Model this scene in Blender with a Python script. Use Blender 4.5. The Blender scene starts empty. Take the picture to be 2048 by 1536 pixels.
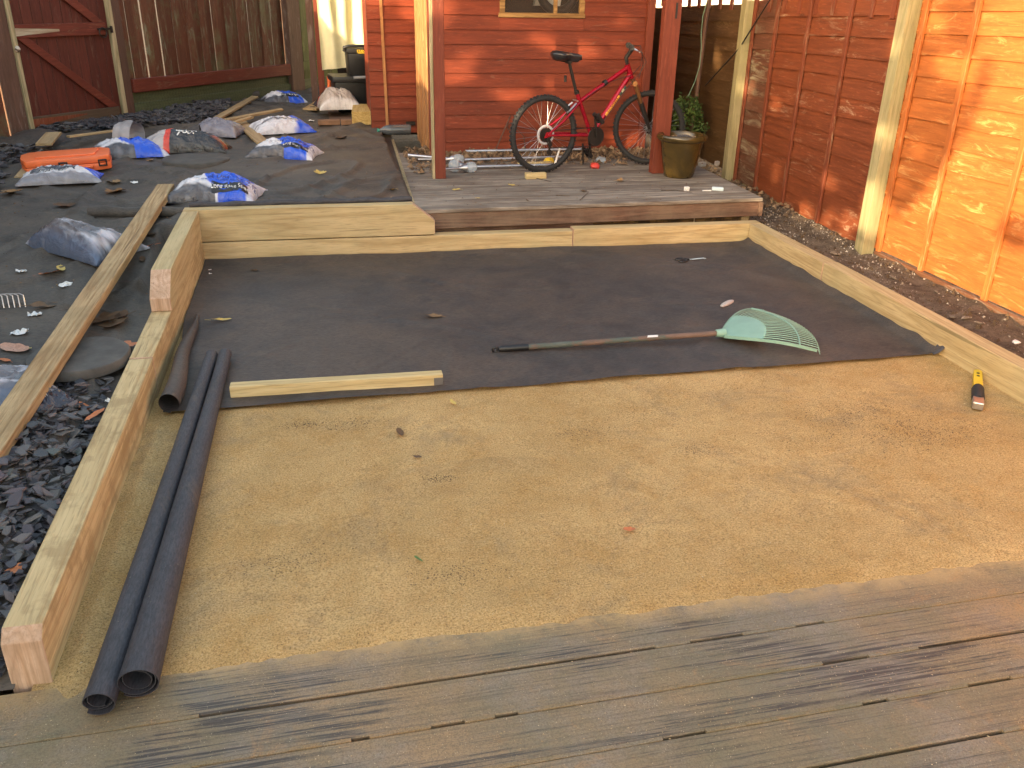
import bpy, bmesh, math, random
import numpy as np
from mathutils import Vector, Matrix, noise
random.seed(7); rng = np.random.default_rng(7)
scene = bpy.context.scene
C = scene.collection
PI = math.pi
R = math.radians
# ------------------------------------------------------------------ camera
EYE = 1.62
yaw, pitch, roll, FPX = 0.22042, 0.425857, 0.020243, 1734.05
cy, sy, cp, sp = math.cos(yaw), math.sin(yaw), math.cos(pitch), math.sin(pitch)
fwd = Vector((sy*cp, cy*cp, -sp)); rt = Vector((cy, -sy, 0)); up = rt.cross(fwd)
cr, sr = math.cos(roll), math.sin(roll)
rt2 = cr*rt + sr*up; up2 = -sr*rt + cr*up
cam_d = bpy.data.cameras.new('camera'); cam = bpy.data.objects.new('camera', cam_d); C.objects.link(cam)
m3 = Matrix((rt2, up2, -fwd)).transposed()
cam.matrix_world = Matrix.Translation((0, 0, EYE)) @ m3.to_4x4()
cam_d.sensor_width = 36; cam_d.lens = 36*FPX/2048; cam_d.clip_end = 500; cam_d.clip_start = .05
scene.camera = cam
# ------------------------------------------------------------------ sky, sun, exposure
SUN_AZ, SUN_EL = R(52), R(13)      # the direction the light travels, measured from +Y towards +X
LD = Vector((math.cos(SUN_EL)*math.sin(SUN_AZ), math.cos(SUN_EL)*math.cos(SUN_AZ), -math.sin(SUN_EL)))
w = bpy.data.worlds.new('World'); scene.world = w; w.use_nodes = True
wn = w.node_tree; wn.nodes.clear()
sky = wn.nodes.new('ShaderNodeTexSky'); sky.sky_type = 'NISHITA'; sky.sun_disc = False
sky.sun_elevation = SUN_EL; sky.sun_rotation = SUN_AZ + PI
sky.air_density = 1.0; sky.dust_density = 2.0; sky.ozone_density = .6
bg = wn.nodes.new('ShaderNodeBackground'); bg.inputs[1].default_value = 0.15
wo = wn.nodes.new('ShaderNodeOutputWorld')
tint = wn.nodes.new('ShaderNodeMix'); tint.data_type = 'RGBA'; tint.blend_type = 'MULTIPLY'
tint.inputs[0].default_value = 1; tint.inputs[7].default_value = (1.0, .86, .70, 1)
wn.links.new(sky.outputs[0], tint.inputs[6]); wn.links.new(tint.outputs[2], bg.inputs[0]); wn.links.new(bg.outputs[0], wo.inputs[0])
sd = bpy.data.lights.new('sun', 'SUN'); sd.energy = 2.0; sd.angle = R(.5); sd.color = (1, .74, .44)
so = bpy.data.objects.new('sun', sd); C.objects.link(so); so.rotation_euler = LD.to_track_quat('-Z', 'Y').to_euler(); so.location = (-8, -6, 6)
vs = scene.view_settings; vs.view_transform = 'Standard'; vs.look = 'None'; vs.gamma = 1; vs.exposure = 2.7; vs.use_curve_mapping = False

# ------------------------------------------------------------------ surveying helpers
def ray(u, v):
    return rt2*(u-1024) - up2*(v-768) + fwd*FPX
def at(u, v, z=0.0):
    d = ray(u, v); t = (z-EYE)/d.z; return Vector((d.x*t, d.y*t, z))
def sm(a, b, x):
    t = min(1, max(0, (x-a)/(b-a))); return t*t*(3-2*t)
def gh(x, y):
    z = float(np.interp(y, [0, 3, 4.5, 5.6, 7, 9, 12, 14], [.09, .11, .15, .26, .335, .375, .415, .43]))
    k = sm(-.95, -.75, x)*sm(5.55, 5.7, y)
    z = z*(1-k) + max(z, .325)*k
    return z
def wrink(x, y):
    p = Vector((x, y, 0))
    a = noise.noise(p*1.1)*.022 + noise.noise(Vector((x*2.3+y*1.4, y*.9-x*.4, 3)))*.016
    r = abs(noise.noise(Vector((x*1.8-y*1.1, (x+y)*.6, 9))))
    a += max(0, .10-r)*.26 + noise.noise(p*7)*.004
    r2 = abs(noise.noise(Vector((x*.9+y*2.3+.5*noise.noise(p*2), (x-y)*.35, 21)))); a += max(0, .06-r2)*.35
    return a
def gz(x, y): return gh(x, y) + wrink(x, y)*min(1, max(.15, (y-1)/2))
def G(u, v):
    z = .2
    for _ in range(25):
        p = at(u, v, z); z = .5*z + .5*gz(p.x, p.y)
    return at(u, v, z)

# ------------------------------------------------------------------ mesh helpers
class MB:
    def __init__(s): s.v = []; s.f = []; s.c = None
    def add(s, vs, fs):
        o = len(s.v); s.v += [tuple(v) for v in vs]; s.f += [tuple(i+o for i in f) for f in fs]; return s
    def box(s, c, d, rz=0, rx=0, ry=0, M=None):
        M = M or (Matrix.Translation(c) @ Matrix.Rotation(rz, 4, 'Z') @ Matrix.Rotation(ry, 4, 'Y') @ Matrix.Rotation(rx, 4, 'X'))
        vs = [M @ Vector((x*d[0]/2, y*d[1]/2, z*d[2]/2)) for x in (-1, 1) for y in (-1, 1) for z in (-1, 1)]
        return s.add(vs, [(0, 1, 3, 2), (4, 6, 7, 5), (0, 4, 5, 1), (2, 3, 7, 6), (0, 2, 6, 4), (1, 5, 7, 3)])
    def b2(s, a, b):
        return s.box([(a[i]+b[i])/2 for i in range(3)], [abs(b[i]-a[i]) for i in range(3)])
    def prism(s, poly, axis_vec):
        a = Vector(axis_vec); n = len(poly); P = [Vector(p) for p in poly]
        fs = [tuple(range(n))[::-1], tuple(range(n, 2*n))] + [(i, (i+1) % n, n+(i+1) % n, n+i) for i in range(n)]
        return s.add(P + [p+a for p in P], fs)
    def tube(s, pts, r, n=10, cap=True, closed=False):
        P = [Vector(p) for p in pts]; m = len(P); rr = r if hasattr(r, '__len__') else [r]*m
        prev = None; vs = []
        for i in range(m):
            t = (P[(i+1) % m]-P[i-1]) if closed else (P[min(i+1, m-1)]-P[max(i-1, 0)])
            t.normalize()
            if prev is None:
                a = Vector((0, 0, 1)) if abs(t.z) < .9 else Vector((1, 0, 0)); x = t.cross(a).normalized()
            else:
                x = (prev - t*prev.dot(t)).normalized()
            prev = x; y = t.cross(x)
            vs += [P[i] + rr[i]*(math.cos(2*PI*k/n)*x + math.sin(2*PI*k/n)*y) for k in range(n)]
        fs = []
        for i in range(m if closed else m-1):
            j = (i+1) % m
            fs += [(i*n+k, i*n+(k+1) % n, j*n+(k+1) % n, j*n+k) for k in range(n)]
        if cap and not closed: fs += [tuple(range(n))[::-1], tuple((m-1)*n+k for k in range(n))]
        return s.add(vs, fs)
    def lathe(s, prof, n=32, c=(0, 0, 0), M=None):
        vs = []; 
        for (r, z) in prof:
            for k in range(n): vs.append((c[0]+r*math.cos(2*PI*k/n), c[1]+r*math.sin(2*PI*k/n), c[2]+z))
        if M: vs = [M @ Vector(v) for v in vs]
        fs = [(i*n+k, i*n+(k+1) % n, (i+1)*n+(k+1) % n, (i+1)*n+k) for i in range(len(prof)-1) for k in range(n)]
        fs += [tuple(range(n))[::-1], tuple((len(prof)-1)*n+k for k in range(n))]
        return s.add(vs, fs)
    def torus(s, c, Rr, r, ax='Y', n=48, m=10, M=None):
        M = M or Matrix()
        vs = []
        for i in range(n):
            a = 2*PI*i/n
            for j in range(m):
                b = 2*PI*j/m; q = Rr + r*math.cos(b)
                vs.append(M @ (Vector(c) + Vector((q*math.cos(a), r*math.sin(b), q*math.sin(a)))))
        fs = [(i*m+j, i*m+(j+1) % m, ((i+1) % n)*m+(j+1) % m, ((i+1) % n)*m+j) for i in range(n) for j in range(m)]
        return s.add(vs, fs)
    def grid(s, fn, nu, nv):
        vs = [fn(i/nu, j/nv) for i in range(nu+1) for j in range(nv+1)]
        fs = [(i*(nv+1)+j, (i+1)*(nv+1)+j, (i+1)*(nv+1)+j+1, i*(nv+1)+j+1) for i in range(nu) for j in range(nv)]
        return s.add(vs, fs)
def mesh_of(name, mb, mat, bevel=0, smooth=None, cols=None, seg=1):
    me = bpy.data.meshes.new(name); me.from_pydata([tuple(v) for v in mb.v], [], mb.f)
    bm = bmesh.new(); bm.from_mesh(me)
    if bevel:
        bmesh.ops.bevel(bm, geom=bm.edges[:], offset=bevel, segments=seg, affect='EDGES', profile=.6, clamp_overlap=True)
    if cols is None: bmesh.ops.recalc_face_normals(bm, faces=bm.faces)
    bm.to_mesh(me); bm.free()
    if cols is not None:
        at_ = me.color_attributes.new('Col', 'FLOAT_COLOR', 'POINT')
        at_.data.foreach_set('color', np.array([(c[0], c[1], c[2], 1) for c in cols], dtype='f').ravel())
    if smooth is not None:
        me.polygons.foreach_set('use_smooth', [True]*len(me.polygons))
        me.set_sharp_from_angle(angle=R(smooth))
    if mat: me.materials.append(mat)
    return me
def tag(o, label=None, cat=None, group=None, kind=None):
    if label: o['label'] = label
    if cat: o['category'] = cat
    if group: o['group'] = group
    if kind: o['kind'] = kind
    return o
def thing(name, label, cat, loc=(0, 0, 0), rz=0, group=None):
    o = bpy.data.objects.new(name, None); C.objects.link(o); o.empty_display_size = .1
    o.location = loc; o.rotation_euler = (0, 0, rz); return tag(o, label, cat, group)
def world_inv(p):
    M = Matrix()
    ch = []
    while p is not None: ch.append(p); p = p.parent
    for q in reversed(ch): M = M @ (Matrix.Translation(q.location) @ q.rotation_euler.to_matrix().to_4x4())
    return M.inverted()
def part(name, mb, mat, parent=None, world=False, **kw):
    """one mesh object; a part's vertices are given in its parent's frame, or in the world's with world=True"""
    if world and parent is not None:
        Mi = world_inv(parent); mb.v = [tuple(Mi @ Vector(v)) for v in mb.v]
    o = bpy.data.objects.new(name, mesh_of(name, mb, mat, **kw)); C.objects.link(o); o.parent = parent
    return o
def solo(name, mb, mat, label, cat, loc, group=None, **kw):
    """a thing that is one mesh given in the world's frame, with its origin set at loc"""
    L = Vector(loc); mb.v = [tuple(Vector(v)-L) for v in mb.v]
    o = part(name, mb, mat, **kw); o.location = L; return tag(o, label, cat, group)
def inst(me, name, parent, loc=(0, 0, 0), rot=(0, 0, 0), sc=(1, 1, 1)):
    o = bpy.data.objects.new(name, me); C.objects.link(o); o.parent = parent; o.location = loc; o.rotation_euler = rot; o.scale = sc; return o
def struct(name, mb, mat, **kw): return tag(part(name, mb, mat, **kw), kind='structure')

# ------------------------------------------------------------------ material helpers
class NT:
    def __init__(s, name):
        s.m = bpy.data.materials.new(name); s.m.use_nodes = True; s.t = s.m.node_tree
        s.b = s.t.nodes['Principled BSDF']; s.out = s.t.nodes['Material Output']
        s.tc = s.n('ShaderNodeTexCoord'); s.oi = s.n('ShaderNodeObjectInfo')
        mul = s.n('ShaderNodeVectorMath', operation='MULTIPLY_ADD'); s.l(s.tc.outputs['Object'], mul.inputs[0])
        mul.inputs[1].default_value = (1, 1, 1)
        cmb = s.n('ShaderNodeVectorMath', operation='SCALE'); cmb.inputs[0].default_value = (17.3, 9.1, 5.7)
        s.l(s.oi.outputs['Random'], cmb.inputs['Scale']); s.l(cmb.outputs[0], mul.inputs[2])
        s.co = mul.outputs[0]; s.raw = s.tc.outputs['Object']; s.rand = s.oi.outputs['Random']
    def n(s, t, **k):
        x = s.t.nodes.new(t)
        for a, b in k.items(): setattr(x, a, b)
        return x
    def l(s, a, b): s.t.links.new(a, b)
    def mapv(s, scale, src=None, rot=(0, 0, 0)):
        m = s.n('ShaderNodeMapping'); s.l(src or s.co, m.inputs[0]); m.inputs['Scale'].default_value = scale; m.inputs['Rotation'].default_value = rot; return m.outputs[0]
    def noise(s, scale=5, detail=4, rough=.6, vec=None, dist=0):
        x = s.n('ShaderNodeTexNoise'); s.l(vec or s.co, x.inputs['Vector']); x.inputs['Scale'].default_value = scale
        x.inputs['Detail'].default_value = detail; x.inputs['Roughness'].default_value = rough; x.inputs['Distortion'].default_value = dist; return x.outputs[0]
    def voro(s, scale, vec=None, feat='F1', out=0, rnd=1):
        x = s.n('ShaderNodeTexVoronoi', feature=feat); s.l(vec or s.co, x.inputs['Vector']); x.inputs['Scale'].default_value = scale; x.inputs['Randomness'].default_value = rnd; return x.outputs[out]
    def ramp(s, src, stops):
        x = s.n('ShaderNodeValToRGB'); s.l(src, x.inputs[0]); e = x.color_ramp.elements
        while len(e) < len(stops): e.new(.5)
        for i, (p, c) in enumerate(stops):
            e[i].position = p; e[i].color = (c if hasattr(c, '__len__') else (c, c, c)) if hasattr(c, '__len__') and len(c) == 4 else ((*c, 1) if hasattr(c, '__len__') else (c, c, c, 1))
        return x.outputs[0]
    def mix(s, fac, a, b, blend='MIX'):
        x = s.n('ShaderNodeMix', data_type='RGBA', blend_type=blend)
        for i, q in ((0, fac), (6, a), (7, b)):
            if hasattr(q, 'is_linked') or isinstance(q, bpy.types.NodeSocket): s.l(q, x.inputs[i])
            elif i == 0: x.inputs[0].default_value = q
            else: x.inputs[i].default_value = (*q, 1)
        return x.outputs[2]
    def math(s, op, a, b=0):
        x = s.n('ShaderNodeMath', operation=op)
        for i, q in enumerate((a, b)):
            if isinstance(q, bpy.types.NodeSocket): s.l(q, x.inputs[i])
            else: x.inputs[i].default_value = q
        return x.outputs[0]
    def fin(s, col=None, rough=.7, bump=None, bs=.3, bd=.01, spec=.3, metal=0):
        if col is not None:
            if isinstance(col, bpy.types.NodeSocket): s.l(col, s.b.inputs['Base Color'])
            else: s.b.inputs['Base Color'].default_value = (*col, 1)
        if isinstance(rough, bpy.types.NodeSocket): s.l(rough, s.b.inputs['Roughness'])
        else: s.b.inputs['Roughness'].default_value = rough
        s.b.inputs['Specular IOR Level'].default_value = spec; s.b.inputs['Metallic'].default_value = metal
        if bump is not None:
            x = s.n('ShaderNodeBump'); s.l(bump, x.inputs['Height']); x.inputs['Strength'].default_value = bs; x.inputs['Distance'].default_value = bd
            s.l(x.outputs[0], s.b.inputs['Normal'])
        return s.m
def plain(name, col, rough=.5, metal=0, spec=.5, nz=.15, bs=.15):
    t = NT(name); f = t.ramp(t.noise(9, 5), [(.3, 0.), (.7, 1.)])
    d = tuple(c*(1-nz) for c in col); h = tuple(min(1, c*(1+nz)) for c in col)
    return t.fin(t.mix(f, d, h), rough, t.noise(60, 4), bs, .002, spec, metal)
def wood(name, light, dark, axis='X', knots=True, stain=None, sscale=1.2, sfac=.6, rough=.75, bs=.5, gscale=1.0, var=.25, spec=.25, lo=.42, hi=.62):
    """sawn timber: long grain streaks along axis, per-board tone, knots and stains"""
    t = NT(name); g = {'X': (.06, 1, 1), 'Y': (1, .06, 1), 'Z': (1, 1, .06)}[axis]
    v = t.mapv(g); warp = t.noise(2.5, 2, .5)
    grain = t.noise(38*gscale, 6, .65, v, .6); fine = t.noise(160*gscale, 3, .6, v)
    rn = t.noise(5*gscale, 2, .45, t.mapv(tuple(x*(1 if x > .5 else .9) for x in g)), .25)
    rings = t.math('PINGPONG', t.math('MULTIPLY', rn, 15), .5); rings = t.math('MULTIPLY', rings, 2)
    f = t.math('ADD', t.math('MULTIPLY', grain, .72), t.math('MULTIPLY', rings, .28))
    f = t.ramp(f, [(.33, 0.), (.66, 1.)])
    c = t.mix(f, dark, light)
    line = t.ramp(rings, [(.0, 1.), (.10, .35), (.22, 0.)]); c = t.mix(t.math('MULTIPLY', line, .28), c, tuple(x*.62 for x in dark))
    c = t.mix(t.math('MULTIPLY', t.ramp(fine, [(.5, 0.), (.7, 1.)]), .6), c, tuple(x*.6 for x in dark))
    ck = t.ramp(t.noise(48*gscale, 2, .5, t.mapv(tuple(x*(1 if x > .5 else .35) for x in g))), [(.68, 0.), (.72, 1.)]); c = t.mix(t.math('MULTIPLY', ck, .65), c, tuple(x*.35 for x in dark))
    if knots:
        k = t.voro(2.6, t.mapv(tuple(x*(1 if x > .5 else 5) for x in g))); kf = t.ramp(k, [(.03, 1.), (.07, .55), (.10, .1), (.13, 0.)])
        c = t.mix(t.math('MULTIPLY', kf, .75), c, tuple(x*.35 for x in dark))
    if stain:
        sf = t.ramp(t.noise(sscale, 6, .65), [(lo, 0.), (hi, 1.)])
        c = t.mix(t.math('MULTIPLY', sf, sfac), c, stain)
    hs = t.n('ShaderNodeHueSaturation'); t.l(c, hs.inputs['Color'])
    t.l(t.math('ADD', t.math('MULTIPLY', t.rand, var), 1-var/2), hs.inputs['Value'])
    return t.fin(hs.outputs[0], rough, t.math('ADD', t.math('ADD', grain, t.math('MULTIPLY', rings, .35)), t.math('MULTIPLY', fine, .8)), bs, .004, spec)
def painted(name, col, worn, axis='Z', wear=.35, green=None, rough=.6, var=.2, bs=.45, grime=None):
    """stained or painted timber with the coat worn through along the grain"""
    t = NT(name); g = {'X': (.08, 1, 1), 'Y': (1, .08, 1), 'Z': (1, 1, .08)}[axis]; v = t.mapv(g)
    grain = t.noise(45, 6, .65, v, .5); c = t.mix(t.ramp(grain, [(.35, 0.), (.65, 1.)]), tuple(x*.62 for x in col), col)
    blot = t.ramp(t.noise(2.2, 5, .6), [(.35, 0.), (.7, 1.)])
    c = t.mix(t.math('MULTIPLY', blot, .6), c, tuple(x*.62 for x in col))
    kk = t.ramp(t.voro(3.2, t.mapv(tuple(x*(1 if x > .5 else 5) for x in g))), [(.03, 1.), (.07, 0.)]); c = t.mix(t.math('MULTIPLY', kk, .6), c, tuple(x*.35 for x in col))
    hl = t.ramp(t.noise(120, 3, .6, v), [(.60, 0.), (.72, .5)]); c = t.mix(hl, c, tuple(min(1, x*1.5+.02) for x in col))
    w1 = t.noise(14, 8, .75, t.mapv(tuple(x*(1 if x > .5 else 2.5) for x in g)), 1.2)
    wf = t.math('MULTIPLY', t.ramp(w1, [(.60-.08*wear*2, 0.), (.66-.08*wear, 1.)]), t.ramp(t.noise(1.6, 4), [(.42, 0.), (.62, 1.)]))
    c = t.mix(t.math('MULTIPLY', wf, min(1, wear*2)), c, worn)
    if green: c = t.mix(t.math('MULTIPLY', t.ramp(t.noise(2.4, 6, .7), [(.5, 0.), (.68, 1.)]), .75), c, green)
    hs = t.n('ShaderNodeHueSaturation'); t.l(c, hs.inputs['Color'])
    t.l(t.math('ADD', t.math('MULTIPLY', t.rand, var), 1-var/2), hs.inputs['Value'])
    return t.fin(hs.outputs[0], rough, t.math('ADD', grain, t.math('MULTIPLY', w1, .5)), bs, .004, .3)
M = {}
M['sleeper'] = wood('new_green_timber', (.56, .43, .235), (.43, .31, .15), 'X', stain=(.40, .36, .20), sfac=.4, var=.12)
M['sleeper_y'] = wood('new_green_timber_lengthwise', (.56, .43, .235), (.43, .31, .15), 'Y', stain=(.40, .36, .20), sfac=.4, var=.12)
M['sleeper_dirty'] = wood('sandy_timber_lengthwise', (.48, .35, .16), (.30, .19, .075), 'Y', stain=(.26, .21, .09), sscale=2.5, sfac=.5, var=.1)
M['endgrain'] = wood('timber_end_grain', (.60, .42, .30), (.48, .31, .20), 'Z', knots=False, var=.1, gscale=1.3, stain=(.34, .22, .13), sscale=9, sfac=.4)
M['plank'] = wood('weathered_plank', (.48, .35, .19), (.30, .19, .09), 'Y', stain=(.22, .16, .08), sscale=3, sfac=.45, var=.1)
M['scrap'] = wood('pale_scrap_board', (.48, .34, .18), (.34, .22, .10), 'X', stain=(.25, .2, .13), sfac=.4, var=.25)
M['batten'] = wood('planed_batten', (.62, .50, .27), (.50, .38, .18), 'X', var=.1, knots=True)
M['porch'] = wood('grey_weathered_deck', (.34, .30, .25), (.16, .135, .11), 'X', stain=(.11, .08, .06), sscale=2.4, sfac=.55, var=.25)
M['fascia'] = wood('brown_stained_fascia', (.17, .10, .07), (.075, .04, .03), 'X', stain=(.22, .17, .12), sscale=2.4, sfac=.5, var=.1)
M['post_green'] = wood('pale_treated_post', (.37, .31, .18), (.25, .21, .11), 'Z', stain=(.28, .27, .14), sfac=.5, var=.12)
M['jointstrip'] = wood('pale_stop_strip', (.44, .36, .22), (.28, .24, .13), 'Z', var=.1)
M['shed'] = painted('red_shed_stain', (.215, .040, .015), (.28, .18, .13), 'X', wear=.15, var=.2)
M['shed_post'] = painted('red_porch_post_stain', (.20, .045, .024), (.22, .12, .08), 'Z', wear=.2, var=.08)
M['shed_side'] = painted('worn_pale_side_cladding', (.44, .22, .09), (.50, .36, .16), 'Z', wear=.5, var=.2)
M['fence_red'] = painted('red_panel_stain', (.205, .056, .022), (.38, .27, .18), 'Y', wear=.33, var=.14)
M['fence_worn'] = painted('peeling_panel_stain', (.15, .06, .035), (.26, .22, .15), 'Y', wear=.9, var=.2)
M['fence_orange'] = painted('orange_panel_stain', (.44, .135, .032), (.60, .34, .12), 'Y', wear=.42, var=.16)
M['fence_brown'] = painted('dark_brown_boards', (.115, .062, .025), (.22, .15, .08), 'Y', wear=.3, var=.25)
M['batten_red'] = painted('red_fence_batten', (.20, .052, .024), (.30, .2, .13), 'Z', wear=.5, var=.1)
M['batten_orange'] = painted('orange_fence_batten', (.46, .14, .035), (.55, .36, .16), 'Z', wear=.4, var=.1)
M['gravelboard'] = painted('brown_gravel_board', (.20, .09, .045), (.3, .24, .18), 'Y', wear=.6)
M['gate'] = painted('dark_red_gate_stain', (.115, .027, .018), (.18, .13, .10), 'Z', wear=.25, var=.18, green=None)
M['gate_rail'] = painted('dark_red_gate_rail', (.165, .034, .02), (.2, .15, .1), 'X', wear=.25, var=.1)
M['gate_low'] = painted('muddy_gate_rail', (.105, .07, .045), (.14, .12, .09), 'X', wear=.4, var=.1)
M['oldfence'] = painted('brown_feather_boards', (.13, .047, .026), (.17, .18, .12), 'Z', wear=.5, var=.4, green=(.11, .12, .06))
M['mossfence'] = painted('moss_green_boards', (.10, .125, .035), (.16, .19, .06), 'Z', wear=.4, var=.3, green=(.12, .16, .03))
M['kick'] = painted('moss_kickboard', (.10, .115, .055), (.14, .15, .08), 'X', wear=.3, var=.2)
M['oldpost'] = painted('weathered_fence_post', (.13, .07, .05), (.2, .16, .13), 'Z', wear=.4, var=.12)
def sand_mat():
    t = NT('damp_building_sand'); big = t.noise(.9, 5, .6, t.raw); mid = t.noise(5, 7, .72, t.raw, .4); fine = t.noise(170, 3, .85, t.raw); gr2 = t.noise(60, 4, .75, t.raw)
    c = t.mix(t.ramp(big, [(.35, 0.), (.65, 1.)]), (.49, .32, .125), (.66, .45, .20))
    c = t.mix(t.math('MULTIPLY', t.ramp(mid, [(.46, 0.), (.66, 1.)]), .55), c, (.46, .26, .075))
    wet = t.ramp(t.noise(1.9, 8, .75, t.raw, .6), [(.53, 0.), (.66, 1.)])
    c = t.mix(t.math('MULTIPLY', wet, .6), c, (.27, .21, .125))
    drg = t.ramp(t.noise(3, 6, .7, t.mapv((.35, 1, 1), t.raw), .8), [(.56, 0.), (.7, 1.)]); c = t.mix(t.math('MULTIPLY', drg, .35), c, (.25, .18, .10))
    c = t.mix(t.ramp(fine, [(.36, .75), (.52, 0.)]), c, (.13, .085, .035))
    c = t.mix(t.ramp(fine, [(.56, 0.), (.70, .6)]), c, (.68, .53, .30))
    sp_ = t.ramp(t.voro(190, t.raw), [(.12, 1.), (.2, 0.)]); sel = t.ramp(t.noise(75, 1, .5, t.raw), [(.50, 0.), (.56, 1.)])
    c = t.mix(t.math('MULTIPLY', t.math('MULTIPLY', sp_, sel), .8), c, (.66, .55, .36))
    dk = t.ramp(t.voro(75, t.raw), [(.09, 1.), (.15, 0.)]); sel2 = t.ramp(t.noise(9, 4, .7, t.raw), [(.50, 0.), (.6, 1.)])
    c = t.mix(t.math('MULTIPLY', t.math('MULTIPLY', dk, sel2), .8), c, (.08, .05, .022))
    return t.fin(c, .88, t.math('ADD', t.math('ADD', fine, t.math('MULTIPLY', gr2, .8)), t.math('MULTIPLY', mid, 1.6)), .95, .006, .25)
M['sand'] = sand_mat()
def membrane_mat(name, a, b, dust, df=.5, ss=1.4):
    t = NT(name); weave = t.noise(200, 3, .7, t.mapv((.22, 1, 1), t.raw)); mid = t.noise(6, 6, .7, t.raw, .6)
    streak = t.noise(22, 5, .65, t.mapv((.25, 1, 1), t.raw))
    c = t.mix(t.ramp(mid, [(.35, 0.), (.68, 1.)]), a, b)
    c = t.mix(t.math('MULTIPLY', t.ramp(t.noise(ss, 7, .7, t.raw, .5), [(.42, 0.), (.66, 1.)]), df), c, dust)
    c = t.mix(t.math('MULTIPLY', t.ramp(streak, [(.52, 0.), (.75, 1.)]), .35), c, dust)
    c = t.mix(t.ramp(weave, [(.38, .5), (.52, 0.)]), c, tuple(x*.45 for x in a)); c = t.mix(t.ramp(weave, [(.55, 0.), (.72, .35)]), c, tuple(x*1.8 for x in b))
    sm_ = t.ramp(t.noise(3.4, 8, .8, t.mapv((.5, 1, 1), t.raw), 1.2), [(.56, 0.), (.64, 1.)]); c = t.mix(t.math('MULTIPLY', sm_, .45), c, (.115, .090, .068))
    spk = t.ramp(t.voro(90, t.raw), [(.06, 1.), (.12, 0.)]); ssel = t.ramp(t.noise(4, 5, .7, t.raw), [(.55, 0.), (.65, 1.)]); c = t.mix(t.math('MULTIPLY', t.math('MULTIPLY', spk, ssel), .5), c, (.30, .24, .16))
    sp_ = t.ramp(t.voro(35, t.raw), [(.05, 1.), (.09, 0.)]); sel = t.ramp(t.noise(7, 3, .6, t.raw), [(.6, 0.), (.66, 1.)])
    c = t.mix(t.math('MULTIPLY', t.math('MULTIPLY', sp_, sel), .6), c, (.3, .25, .17))
    return t.fin(c, .62, t.math('ADD', weave, t.math('MULTIPLY', mid, 1.2)), .35, .004, .35)
M['membrane'] = membrane_mat('weed_membrane', (.040, .035, .034), (.068, .060, .056), (.120, .086, .062), .75)
M['membrane_left'] = membrane_mat('dusty_weed_membrane', (.045, .039, .034), (.076, .066, .056), (.135, .108, .080), .75)
M['roll'] = membrane_mat('clean_membrane', (.040, .040, .047), (.058, .057, .065), (.07, .062, .065), .3)
def deck_mat(packed=False):
    t = NT('sand_dusted_decking'); pos = t.n('ShaderNodeNewGeometry').outputs['Position']
    v = t.mapv((.03, 1, 1), t.co); streak = t.noise(135, 4, .7, t.mapv((.022, 1, 1), t.co), .15); wide = t.noise(26, 4, .6, t.mapv((.05, 1, 1), t.co), .3)
    c = t.mix(t.ramp(streak, [(.44, 0.), (.56, 1.)]), (.050, .044, .040), (.20, .17, .135))
    film = t.noise(1.7, 9, .70, t.mapv((.6, 1, 1), pos), 1.1); broad = t.noise(.75, 3, .5, pos)
    sep = t.n('ShaderNodeSeparateXYZ'); t.l(pos, sep.inputs[0]); edge = t.n('ShaderNodeMapRange'); t.l(sep.outputs[1], edge.inputs[0])
    edge.inputs[1].default_value = 1.80; edge.inputs[2].default_value = 1.90; edge.inputs[3].default_value = 0; edge.inputs[4].default_value = .10
    f2 = t.math('ADD', t.math('MULTIPLY', film, .55), t.math('ADD', t.math('MULTIPLY', streak, .36), t.math('MULTIPLY', wide, .09)))
    f2 = t.math('ADD', f2, t.math('ADD', edge.outputs[0], t.math('MULTIPLY', t.math('SUBTRACT', broad, .5), .22)))
    f2 = t.ramp(f2, [(.43, .08), (.475, .65), (.53, .96)])
    tan = t.mix(t.ramp(t.noise(1.0, 5, .65, pos), [(.40, 0.), (.60, 1.)]), (.205, .172, .100), (.34, .225, .115))
    tan = t.mix(t.math('MULTIPLY', t.ramp(t.noise(2.6, 6, .7, pos), [(.48, 0.), (.66, 1.)]), .6), tan, (.27, .235, .20))  # pale grey patches put a sheen into the colour
    tan = t.mix(t.ramp(t.noise(6, 5, .7, pos, 1.0), [(.58, 0.), (.68, .5)]), tan, (.44, .24, .09))
    tan = t.mix(t.ramp(t.noise(230, 2, .7, pos), [(.36, .55), (.55, 0.)]), tan, (.11, .085, .05))
    en = t.math('MULTIPLY', t.math('MULTIPLY', edge.outputs[0], 10), t.ramp(t.noise(9, 6, .75, pos), [(.36, 0.), (.58, 1.)])); tan = t.mix(en, tan, (.50, .335, .145))
    c = tan if packed else t.mix(f2, c, tan)
    if not packed:
        kn = t.ramp(t.voro(1.5, t.mapv((.5, 1, 1), t.co)), [(.03, 1.), (.06, 0.)]); c = t.mix(t.math('MULTIPLY', kn, .6), c, (.06, .045, .035))
    sp_ = t.ramp(t.voro(150, pos), [(.12, 1.), (.18, 0.)]); s3 = t.ramp(t.noise(45, 2, .5, pos), [(.54, 0.), (.6, 1.)])
    c = t.mix(t.math('MULTIPLY', t.math('MULTIPLY', sp_, s3), .8), c, (.62, .50, .32))
    r = t.ramp(t.noise(1.7, 4, .6, pos), [(.42, .32), (.6, .72)])
    return t.fin(c, .8 if packed else r, t.math('ADD', t.math('MULTIPLY', streak, .8), t.math('ADD', t.math('MULTIPLY', film, 1.0), t.noise(150, 3, .8, pos))), .65, .004, .4)
M['packed'] = deck_mat(True)
M['deck'] = deck_mat()
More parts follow.
